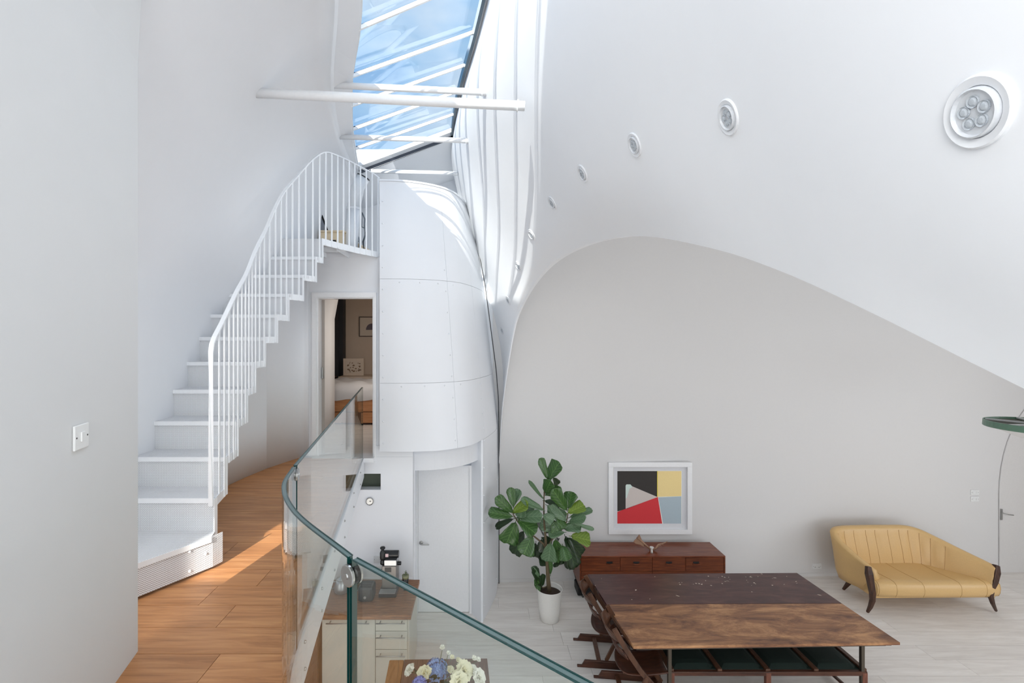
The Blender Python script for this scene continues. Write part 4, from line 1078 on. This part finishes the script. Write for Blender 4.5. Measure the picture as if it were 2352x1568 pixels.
wt = T('worktop', 'oiled brown timber worktop over the cream cabinet', 'worktop', (-1.5, 5.45, .86))
ob('board', M().box(-2.6, -.735, 5.08, 5.832, .85, .90), WORKTOP, wt, bevel=.004)
ob('upstand', M().box(-2.6, -.83, 5.832, 5.84, .90, .915), TRIMW, wt)
br = T('brown_cupboard', 'dark brown timber cupboard in shade left of the cream cabinet', 'cupboard', (-2.15, 5.4, 0))
ob('body', M().box(-2.58, -1.745, 5.12, 5.82, 0, .848), DARKWZ, br)
ob('door', M().box(-2.56, -1.98, 5.10, 5.119, .05, .84), DARKWZ, br, bevel=.002)
ob('door', M().box(-1.97, -1.75, 5.10, 5.119, .05, .84), DARKWZ, br, bevel=.002)
ob('handle', M().box(-1.96, -1.945, 5.09, 5.10, .45, .65), BLACKM, br)
# coffee grinder / machine
GREYM = mat('grey machine metal', (128, 124, 120), .35, .5); SILV = mat('silver machine metal', (176, 178, 180), .3, .8)
DG = mat('dark machine body', (52, 55, 56), .35)
cm = T('coffee_machine', 'black and grey coffee machine with a tall lever group on the worktop', 'coffee machine', (-1.05, 5.55, .90))
mx = -1.055
ob('base', M().box(mx-.105, mx+.10, 5.42, 5.70, .901, .955), DG, cm, bevel=.008)
ob('drip_tray', M().box(mx-.095, mx+.09, 5.40, 5.50, .956, .962), SILV, cm)
ob('body', M().box(mx-.085, mx+.085, 5.52, 5.70, .955, 1.215), GREYM, cm, bevel=.006)
ob('display', M().box(mx-.05, mx+.025, 5.515, 5.521, 1.15, 1.20), BLACKP, cm)
ob('top_box', M().box(mx-.06, mx+.085, 5.53, 5.68, 1.215, 1.28), SILV, cm, bevel=.004)
ob('boiler', M().lathe([(.04, 0), (.043, .006), (.043, .17), (.04, .176)], (mx-.075, 5.60, 1.325), 22, axis=(1, 0, 0)), BLACKP, cm, smooth=False)
ob('sticker', M().box(mx-.05, mx-.015, 5.553, 5.5565, 1.308, 1.345), mat('pale pink label', (226, 196, 196), .6), cm)
ob('group_column', M().lathe([(.022, 0), (.03, .01), (.03, .04), (.02, .05), (.028, .06), (.034, .08), (.034, .14), (.022, .165), (.014, .175), (.028, .185), (.032, .195), (.026, .207), (0, .21)], (mx-.085, 5.57, 1.215), 20), BLACKP, cm, smooth=True)
ob('steam_knob', M().lathe([(.02, 0), (.022, .004), (.022, .04), (.018, .045)], (mx+.085, 5.60, 1.215), 16, axis=(1, 0, 0)), BLACKP, cm)
ob('power_cable', M().tube([(mx-.09, 5.68, 1.0), (mx-.14, 5.75, .98), (mx-.15, 5.78, 1.05), (-1.17, 5.83, 1.04)], .004, 6), BLACKP, cm, smooth=True)
# dark toaster / kettle box
ks = T('toaster', 'dark slot toaster on the worktop just left of the coffee machine', 'toaster', (-1.29, 5.42, .90))
ob('body', M().box(-1.375, -1.20, 5.32, 5.50, .902, 1.075), DG, ks, bevel=.03)
ob('slot', M().box(-1.35, -1.225, 5.37, 5.39, 1.0745, 1.0765).box(-1.35, -1.225, 5.43, 5.45, 1.0745, 1.0765), BLACKP, ks)
ob('dial', M().lathe([(.016, 0), (.014, .012), (0, .013)], (-1.29, 5.32, .96), 14, axis=(0, -1, 0)), SILV, ks)
def jug(name, lab, cat, x, y, r, h, handle=True, lid=False, m=JAR):
    j = T(name, lab, cat, (x, y, .90))
    ob('body', M().lathe([(r*.8, 0), (r, h*.12), (r*1.05, h*.4), (r*.8, h*.75), (r*.72, h), (r*.68, h), (r*.76, h*.74), (r*.98, h*.4), (r*.92, h*.12), (0, h*.03)], (x, y, .9015), 22), m, j, smooth=True)
    if handle: ob('handle', M().tube([(x-r*.75, y-.01, .9+h*.85), (x-r*1.5, y-.02, .9+h*.8), (x-r*1.55, y-.02, .9+h*.4), (x-r*1.0, y-.01, .9+h*.25)], .006, 6), m, j, smooth=True)
    if lid: ob('lid', M().lathe([(r*.75, 0), (r*.78, .01), (r*.2, .02), (r*.15, .04), (0, .042)], (x, y, .902+h), 18), SILV, j, smooth=True)
jug('kettle', 'round steel stovetop kettle with a looped handle beside the clamp disc', 'kettle', -1.62, 5.55, .085, .15, True, True, SILV)
jug('glass_jug', 'tall clear glass jug between the kettle and the dark toaster', 'jug', -1.43, 5.60, .045, .24, True)
jug('glass_jar', 'small clear glass jar at the left end beside the steel kettle', 'jar', -1.79, 5.60, .04, .16, False, True)
cp = T('cactus', 'tiny branching cactus in a dark tumbler pot at the right end of the worktop', 'plant', (-.875, 5.60, .9))
ob('pot', M().lathe([(.030, 0), (.034, .08), (.040, .17), (.036, .17), (.033, .14)], (-.875, 5.60, .9015), 20), BLACKP, cp, smooth=True)
ob('rim_band', M().lathe([(.0385, .135), (.0415, .172), (.0375, .172)], (-.875, 5.60, .9015), 20), mat('olive pot rim', (132, 134, 104), .5), cp, smooth=True)
ob('soil', M().lathe([(.034, .135), (.034, .150), (0, .155)], (-.875, 5.60, .9015), 14), SOIL, cp)
CG = mat('cactus green', (86, 96, 70), .6)
q = M().tube([(-.875, 5.6, 1.05), (-.872, 5.6, 1.09), (-.868, 5.6, 1.13)], .009, 7, scale=[1, .8, .3])
for (dx_, dy_, z) in ((.03, 0, 1.09), (-.03, .005, 1.085), (.022, -.01, 1.11), (-.018, .0, 1.112), (.01, .02, 1.10)):
    q.tube([(-.872, 5.6, z-.012), (-.872+dx_, 5.6+dy_, z)], .005, 5, scale=[1, .4])
ob('stem', q, CG, cp, smooth=True)

# ================================================================= FLOWER TABLE
ft = T('small_table', 'small brown timber table with a light edge strip, holding the flowers', 'table', (-.37, 4.1, 0))
A1, A2, A3, A4 = Vector((-.875, 4.60)), Vector((.082, 4.62)), Vector((.13, 3.75)), Vector((-.83, 3.73))
def L2(a, b, t): return tuple(a.lerp(b, t))
ob('edge_strip', M().prism([L2(A1, A2, 0), L2(A1, A2, .148), L2(A4, A3, .148), L2(A4, A3, 0)], .72, .75), SMALLT2, ft, bevel=.008, label='lighter timber strip along the left edge')
for k in range(3):
    t0, t1 = lerp(.15, 1, k/3), lerp(.15, 1, (k+1)/3)
    ob('plank', M().prism([L2(A1, A2, t0+.001), L2(A1, A2, t1-.001), L2(A4, A3, t1-.001), L2(A4, A3, t0+.001)], .72, .75), SMALLT, ft, bevel=.003)
for p in (A1, A2, A3, A4):
    c_ = (A1+A2+A3+A4)/4; p = p.lerp(c_, .12); ob('leg', M().box(p.x-.025, p.x+.025, p.y-.025, p.y+.025, 0, .719), SMALLT, ft)
VC = Vector((-.36, 4.14, .75))
vs = T('vase', 'low clear vase holding the flower bunch, mostly below the picture edge', 'vase', tuple(VC))
ob('body', M().lathe([(.05, 0), (.06, .01), (.072, .05), (.066, .10), (.05, .13), (.046, .13), (.062, .1), (.068, .05), (0, .01)], VC+Vector((0, 0, .0015)), 24), JAR, vs, smooth=True)
PET = mat('white petal', (240, 238, 226), .6, vary=.03); PETC = mat('cream petal', (238, 232, 200), .6, vary=.04); BLU = mat('blue hydrangea petal', (150, 178, 228), .65, vary=.2)
BLU2 = mat('violet blue petal', (140, 150, 220), .65, vary=.2); STM = mat('flower stem', (104, 116, 74), .6); GLF = mat('bouquet foliage', (62, 78, 50), .6)
def petal(q, c, ax, out_, size, curl, wd=1.0):
    sd_ = ax.cross(out_).normalized(); rows = []
    for k in range(5):
        v = k/4; r = []
        for j in range(5):
            u = j/2-1
            r.append(c+ax*(size*(.15+v*(1-curl*.25*v)))+out_*(size*(curl*v*v*.75+.18*(1-u*u)*-1*v))+sd_*u*size*.5*wd*(.3, .75, 1.0, 1.02, .68)[k]-ax*(.22*size*u*u*v))
        rows.append(r)
    q.grid(rows)
def bloom(kind, px, py, r, d, lab, m, grp=None):
    c = P(px, py, d); rr = random.Random(int(px*7+py))
    t_ = T(kind, lab, 'flower', tuple(c), grp)
    ax = (c-(VC+Vector((0, 0, .02)))).normalized(); ax = (ax+Vector((0, -.5, .5))).normalized()
    e1 = ax.cross(Vector((0, 1, .2))).normalized(); e2 = ax.cross(e1)
    q = M(); cs = c-ax*r*.6
    if kind in ('rose', 'peony'):
        for ring, (n_, cu, sz) in enumerate(((3, .15, .85), (5, .45, 1.0), (8, .8, 1.1), (10, 1.2, 1.15))):
            for k in range(n_):
                a = 2*PI*k/n_+ring*.6+rr.random()*.3; o_ = (e1*math.cos(a)+e2*math.sin(a))
                petal(q, cs+o_*r*.08*ring, ax, o_, r*sz*rr.uniform(.9, 1.1), cu, 1.25)
    elif kind == 'hydrangea':
        for k in range(120):
            z_ = 1-1.35*(k+.5)/120; a = k*2.39996; rad = math.sqrt(max(0, 1-z_*z_)); o_ = (e1*math.cos(a)*rad+e2*math.sin(a)*rad+ax*z_).normalized()
            f1 = o_.cross(Vector((.3, .5, .8))).normalized(); f2 = o_.cross(f1); cc = c+o_*r*rr.uniform(.78, 1.08); a0 = rr.random()*2
            for h in range(4):
                b_ = a0+h*PI/2; dv = f1*math.cos(b_)+f2*math.sin(b_); sv = o_.cross(dv); s3 = r*.2
                q.add([cc, cc+dv*s3*.6+sv*s3*.5+o_*s3*.1, cc+dv*s3*1.15+o_*s3*rr.uniform(.1, .4), cc+dv*s3*.6-sv*s3*.5+o_*s3*.1], [(0, 1, 2, 3)])
        q.ball(c, r*.66, 12, 8)
    else:   # freesia / narcissus like trumpet
        for k in range(6):
            a = 2*PI*k/6; o_ = e1*math.cos(a)+e2*math.sin(a); petal(q, cs, ax, o_, r*1.3, .75, .7)
    ob('bloom', q, m, t_, smooth=True, solid=None)
    base = VC+Vector((rr.uniform(-.03, .03), rr.uniform(-.03, .03), .03))
    ob('stem', M().tube([base, base.lerp(c, .5)+Vector((0, 0, .03)), cs], .0028, 5), STM, t_, smooth=True)
B = [('peony', 941, 1538, 12, 4.20, 'white ruffled bloom at the left end of the bunch', PET), ('rose', 975, 1546, 14, 4.12, 'cream open rose between the left bloom and the blue hydrangea', PETC),
     ('hydrangea', 1003, 1542, 26, 4.22, 'big blue hydrangea head in the middle of the bunch', BLU), ('hydrangea', 964, 1570, 16, 4.05, 'violet-blue hydrangea at the lower edge of the bunch', BLU2),
     ('freesia', 1016, 1488, 9, 4.22, 'single small white flower standing highest on a bare stem', PET), ('freesia', 1030, 1500, 7, 4.22, 'narrow white bud just right of the highest flower', PET),
     ('freesia', 1038, 1510, 8, 4.2, 'small cream trumpet flower above the cream cluster', PETC), ('freesia', 1052, 1517, 9, 4.2, 'cream trumpet flower above the large white rose', PETC),
     ('freesia', 1088, 1512, 9, 4.2, 'upper right white trumpet flower, left one of the pair', PET), ('freesia', 1098, 1515, 8, 4.2, 'upper right white trumpet flower, right one of the pair', PET),
     ('freesia', 1086, 1535, 11, 4.15, 'white trumpet flower below the upper right pair', PET), ('freesia', 1034, 1540, 13, 4.15, 'cream flower cluster right of the blue hydrangea', PETC), ('freesia', 1046, 1548, 12, 4.1, 'cream flower left of the large white rose', PETC),
     ('rose', 1066, 1540, 17, 4.10, 'large white rose right of the centre', PETC), ('rose', 1054, 1565, 17, 4.0, 'cream white rose at the bottom edge of the photo', PETC), ('peony', 1100, 1556, 15, 4.10, 'white ruffled bloom at the right end of the bunch', PET)]
for k, (kd, px, py, rp, d, lab, m) in enumerate(B): bloom(kd, px, py, rp*d/FPX, d, lab, m)
fo = M(); rr = random.Random(3)
for k in range(40):
    a = rr.random()*2*PI; r_ = rr.uniform(.03, .30); c = VC+Vector((math.cos(a)*r_, math.sin(a)*r_*.6, rr.uniform(.13, .22)-r_*.15)); d = Vector((math.cos(a), math.sin(a), rr.uniform(-.1, .5))).normalized(); s3 = d.cross(Vector((0, 0, 1))).normalized()
    fo.add([c-d*.05, c+s3*.016, c+d*.06, c-s3*.016], [(0, 1, 2, 3)])
ob('bouquet_leaves', fo, GLF, None, kind='stuff', label='dark green foliage filling out the flower bunch', cat='foliage')

# ================================================================= GREEN-RIMMED LIGHT at the right edge
wc = Vector((6.02, 5.0, 2.955))
gl = T('hanging_light', 'round hanging light with a green rim, spokes and white underside, cut by the right edge', 'lamp', tuple(wc))
R0 = .455
ob('rim', M().lathe([(R0, -.035), (R0+.004, -.03), (R0, .03), (R0-.012, .032), (R0-.018, -.02)], wc, 56), GREENM, gl, smooth=False)
ob('shade', M().lathe([(R0-.02, -.03), (R0*.80, -.055), (R0*.5, -.12), (R0*.2, -.17), (0, -.18), (0, -.17), (R0*.48, -.108), (R0-.03, -.025)], wc, 48), TRIMW, gl, smooth=True)
ob('dish', M().lathe([(R0-.025, .008), (.05, -.01), (0, -.01)], wc, 40), mat('dark olive dish', (62, 62, 48), .5), gl)
for k in range(6):
    a = PI+k*PI/3+.12; ob('spoke', M().bar([wc+Vector((math.cos(a)*.05, math.sin(a)*.05, .02)), wc+Vector((math.cos(a)*(R0-.02), math.sin(a)*(R0-.02), .024))], .03, .014), PLASTICG, gl)
ob('hub', M().lathe([(.09, 0), (.09, .03), (.05, .045), (.03, .08), (0, .085)], wc+Vector((0, 0, .01)), 20), PLASTICG, gl)
ob('cord', M().tube([wc+Vector((0, 0, .08)), wc+Vector((0, 0, 3.67))], .006, 6), PLASTICG, gl)

# ================================================================= BEDROOM
bd = T('bed', 'timber storage bed made up with white linen, seen through the upper doorway', 'bed', (-2.6, 8.7, Z0))
ob('frame', M().box(-3.7, -1.5, 8.0, 9.0, Z0+.22, Z0+.43), BEDW, bd, bevel=.005)
for k in range(4):
    x = -3.7+.55*k-.03; ob('drawer', M().box(x+.012, x+.538, 7.99, 8.02, Z0+.03, Z0+.21), BEDW, bd, bevel=.004)
ob('plinth', M().box(-3.65, -1.55, 8.04, 8.97, Z0, Z0+.22), DARKW, bd)
rows = []
rr = random.Random(5)
for i in range(16):
    v = i/15; r = []
    for j in range(30):
        u = j/29; x = lerp(-3.74, -1.48, u); y = lerp(7.985, 9.01, v)
        z = Z0+.70+.02*math.sin(u*19+v*4)*math.sin(v*9)+.015*math.sin(u*41+v*13)
        if i == 0: z = Z0+.42+.015*math.sin(u*30); y -= .0
        if i == 1: z = Z0+.56+.02*math.sin(u*24); y = 7.95
        if i == 2: z = Z0+.67; y = 8.03
        r.append((x, y, z))
    rows.append(r)
ob('duvet', M().grid(rows), LINEN, bd, smooth=True)
ob('mattress', M().box(-3.68, -1.52, 8.02, 8.98, Z0+.43, Z0+.64), LINEN, bd, bevel=.04)
pl = T('pillow', 'plump white pillow at the left end of the bed, against the wall side', 'pillow', (-3.25, 8.52, Z0+.74))
ob('cushion', M().ball((-3.26, 8.52, Z0+.95), .33, 20, 12, (.62, 1.2, .62)), LINEN, pl, smooth=True)
ob('piping', M().tube([(-3.26+.205*math.cos(a), 8.52+.4*math.sin(a), Z0+.95) for a in [i*2*PI/28 for i in range(28)]], .005, 5, closed=True), LINEN, pl, smooth=True)
struct('trim_ledge', M().box(-2.70, -1.1, 9.03, 9.64, Z0, 3.149), BEIGE)
co = struct('trim_column', M().box(-2.96, -2.80, 9.35, 9.52, Z0, 4.85).box(-2.84, -2.72, 9.42, 9.6, Z0, 4.85), IRON)
def picture(nm, lab, px0, py0, px1, py1, d, fm, fw, tilt=0):
    a = P(px0, py0, d); b = P(px1, py1, d); t_ = T(nm, lab, 'picture', (a.x, d, b.z))
    q = M().box(a.x, b.x, d-.02, d, a.z-fw, a.z).box(a.x, b.x, d-.02, d, b.z, b.z+fw).box(a.x, a.x+fw, d-.02, d, b.z+fw, a.z-fw).box(b.x-fw, b.x, d-.02, d, b.z+fw, a.z-fw)
    ob('frame', q, fm, t_); ob('mount', M().box(a.x+fw, b.x-fw, d-.008, d, b.z+fw, a.z-fw), mat('picture mount', (204, 192, 178), .8), t_)
    return t_, a, b
t_, a, b = picture('framed_picture', 'thin dark-framed picture of a dark half disc on the bedroom wall', 825, 727, 872, 773, 9.64, mat('dark frame', (84, 72, 66), .5), .018)
cx_, cz_ = lerp(a.x, b.x, .62), lerp(a.z, b.z, .66)
arcp = [(cx_+.12*math.cos(i*PI/12), cz_+.13*math.sin(i*PI/12)) for i in range(13)]
q = M().add([(p[0], 9.629, p[1]) for p in arcp]+[(p[0], 9.632, p[1]) for p in arcp], [tuple(range(13)), tuple(range(13, 26))[::-1]]+[(i, i+13, (i+1) % 13+13, (i+1) % 13) for i in range(13)])
ob('half_disc', q, mat('dusky grey shape', (96, 88, 98), .7), t_)
t_, a, b = picture('leaning_picture', 'small pale-framed sketch leaning at the back of the bed', 789, 823, 836, 862, 9.3, mat('pale frame', (206, 192, 176), .6), .05)
q = M(); rr = random.Random(8)
for k in range(26):
    x = lerp(a.x+.07, b.x-.07, rr.random()); z = lerp(b.z+.07, a.z-.07, rr.random()); s3 = rr.uniform(.008, .022)
    q.box(x-s3, x+s3, 9.290, 9.2915, z-s3*.6, z+s3*.6)
ob('sketch', q, mat('sketch marks', (128, 106, 86), .8), t_, kind='stuff')
ns = T('bedside_shelf', 'little dark bedside shelf left of the column', 'shelf', (-3.05, 9.2, 3.06))
ob('board', M().box(-3.3, -2.82, 9.05, 9.34, 3.12, 3.14), DARKW, ns); ob('bracket', M().box(-3.2, -3.18, 9.1, 9.3, Z0, 3.12).box(-2.9, -2.88, 9.1, 9.3, Z0, 3.12), DARKW, ns)
bk = [(.0, (206, 186, 150)), (.032, (186, 160, 120)), (.06, (220, 208, 184))]
for k, (dz, col) in enumerate(bk):
    t_ = T('book', ['bottom book of the bedside pile', 'middle book of the bedside pile', 'top book of the bedside pile'][k], 'book', (-2.98, 9.2, 3.142+dz), 'books piled at the bedside')
    h = .028; x0, x1 = -3.13+.02*k, -2.86-.015*k
    ob('cover', M().box(x0, x1, 9.10, 9.28, 3.1415+dz, 3.1455+dz).box(x0, x1, 9.10, 9.28, 3.1415+dz+h-.004, 3.1415+dz+h).box(x0, x0+.004, 9.1, 9.28, 3.1455+dz, 3.1375+dz+h), mat('book cover', col, .6), t_)
    ob('pages', M().box(x0+.004, x1-.004, 9.103, 9.277, 3.1455+dz, 3.1375+dz+h), LINEN, t_)
lp = T('bedside_lamp', 'small bedside lamp with a wire dome and brass base', 'lamp', (-3.12, 9.0, 3.14))
c = P(744, 806, 9.12); BR = mat('aged brass', (120, 96, 70), .4, .7)
ob('base', M().lathe([(.05, 0), (.05, .01), (.012, .02), (.01, c.z-3.14-.10), (.012, c.z-3.14-.06)], (c.x, c.y, 3.142), 18), BR, lp, smooth=True)
ob('cup', M().lathe([(.0, -.07), (.10, -.06), (.12, -.03), (.115, -.03), (.09, -.055)], c, 20), BR, lp, smooth=True)
ob('wire_dome', M().tube([c+Vector((.10*math.cos(a), 0, .14*math.sin(a)-.03)) for a in [i*PI/10 for i in range(11)]], .005, 5).tube([c+Vector((0, .10*math.cos(a), .14*math.sin(a)-.03)) for a in [i*PI/10 for i in range(11)]], .005, 5), BR, lp, smooth=True)

# ================================================================= LOFT (behind the landing rail)
CRM = CREAMB
cb = T('drawer_box', 'cream wooden box with a dark slot, on the loft floor behind the rail', 'box', (-1.95, 6.3, ZL))
a = P(744, 531, 6.1); b = P(785, 531, 6.1); zt = a.z; zb = ZL-.005
q = M().box(a.x-.04, b.x+.02, 6.1, 6.42, zb, zt-.012)
ob('carcass', q, CRM, cb)
ob('lid', M().box(a.x-.05, b.x+.04, 6.08, 6.44, zt-.012, zt+.010), CRM, cb, bevel=.003)
ob('slot_shade', M().box(a.x-.03, P(772, 0, 6.1).x, 6.094, 6.1, zb+.02, 5.165), BLACK, cb)  # black plate painted in for the shade of an open shelf
c2 = T('low_chest', 'second low cream chest with small drawers, right of the cream box', 'chest', (-1.72, 6.5, ZL))
x0 = b.x+.06
ob('body', M().prism([(x0, 6.35), (x0+.10, 6.35), (x0+.13, 6.75), (x0+.02, 6.75)], ZL-.005, ZL+.19), CRM, c2)
ob('top', M().prism([(x0-.01, 6.33), (x0+.11, 6.33), (x0+.145, 6.77), (x0+.01, 6.77)], ZL+.19, ZL+.205), CRM, c2)
for k in range(3): ob('drawer', M().box(x0+.012, x0+.09, 6.342, 6.35, ZL+.01+.06*k, ZL+.06+.06*k), CRM, c2)
es = T('laptop_stand', 'tilted dark-edged screen standing on the cream box', 'screen', (-2.1, 6.3, zt))
s0, s1 = P(739, 494, 6.12), P(752, 529, 6.12)
q = M().add([s0, s0+Vector((-.35, .1, 0)), s1+Vector((-.35, .1, 0)), s1], [(0, 1, 2, 3)])
q = M().bar([s0+Vector((0, 0, 0)), s1], .012, .02)
ob('dark_edge', q, BLACKM, es)
ob('panel', M().add([s0+Vector((-.004, .01, 0)), s1+Vector((-.008, .01, 0)), s1+Vector((-.3, .12, 0)), s0+Vector((-.3, .12, 0)), s0+Vector((-.004, .02, 0)), s1+Vector((-.008, .02, 0)), s1+Vector((-.3, .13, 0)), s0+Vector((-.3, .13, 0))], [(0, 1, 2, 3), (7, 6, 5, 4), (0, 4, 5, 1), (1, 5, 6, 2), (2, 6, 7, 3), (3, 7, 4, 0)]), mat('screen grey', (150, 156, 166), .4), es)
dc = T('flue_duct', 'white sloping flue duct rising behind the landing rail', 'duct', (-1.75, 7.0, ZL))
d0, d1, d2, d3 = P(803, 575, 6.25), P(812, 480, 6.25), P(822, 430, 6.25), P(834, 408, 6.25)
d0.z = ZL-.01
ob('lower_tube', M().tube([d0, d1], .092, 22), STRUTW, dc, smooth=True); ob('collar', M().tube([d1-Vector((0, 0, .01)), d1+Vector((0, 0, .012))], .096, 22), STRUTW, dc)
ob('upper_tube', M().tube([d1, d2, d3], .086, 22), STRUTW, dc, smooth=True); ob('dark_top_ring', M().tube([d3, d3+Vector((.006, 0, .012))], .089, 22), IRON, dc, label='dark ring at the top of the duct')
WR = mat('grey wire', (120, 126, 132), .4, .6)
wch = T('wire_chair', 'small grey wire-framed chair beside the flue duct', 'chair', (-1.6, 6.3, ZL))
def w_(px, py, d=6.3): return P(px, py, d)
def zfloor(v): v = v.copy(); v.z = ZL+.002; return v
ob('seat_frame', M().tube([w_(790, 539), w_(820, 539), w_(824, 545), w_(826, 560, 6.25), zfloor(w_(822, 568, 6.2))], .008, 6), WR, wch, smooth=True)
ob('lower_rail', M().tube([w_(802, 554), w_(824, 554)], .006, 6), WR, wch, smooth=True)
ob('back_leg', M().tube([w_(832, 488), w_(838, 503), w_(837, 522), w_(839, 540), w_(834, 555), zfloor(w_(838, 571))], .010, 6, scale=[.8, 1, .8, 1, 1.2, 1.2]), WR, wch, smooth=True)
ob('back_rung', M().tube([w_(831, 521), w_(838, 524)], .006, 6).tube([w_(832, 488), w_(831, 521)], .004, 6), WR, wch, smooth=True)
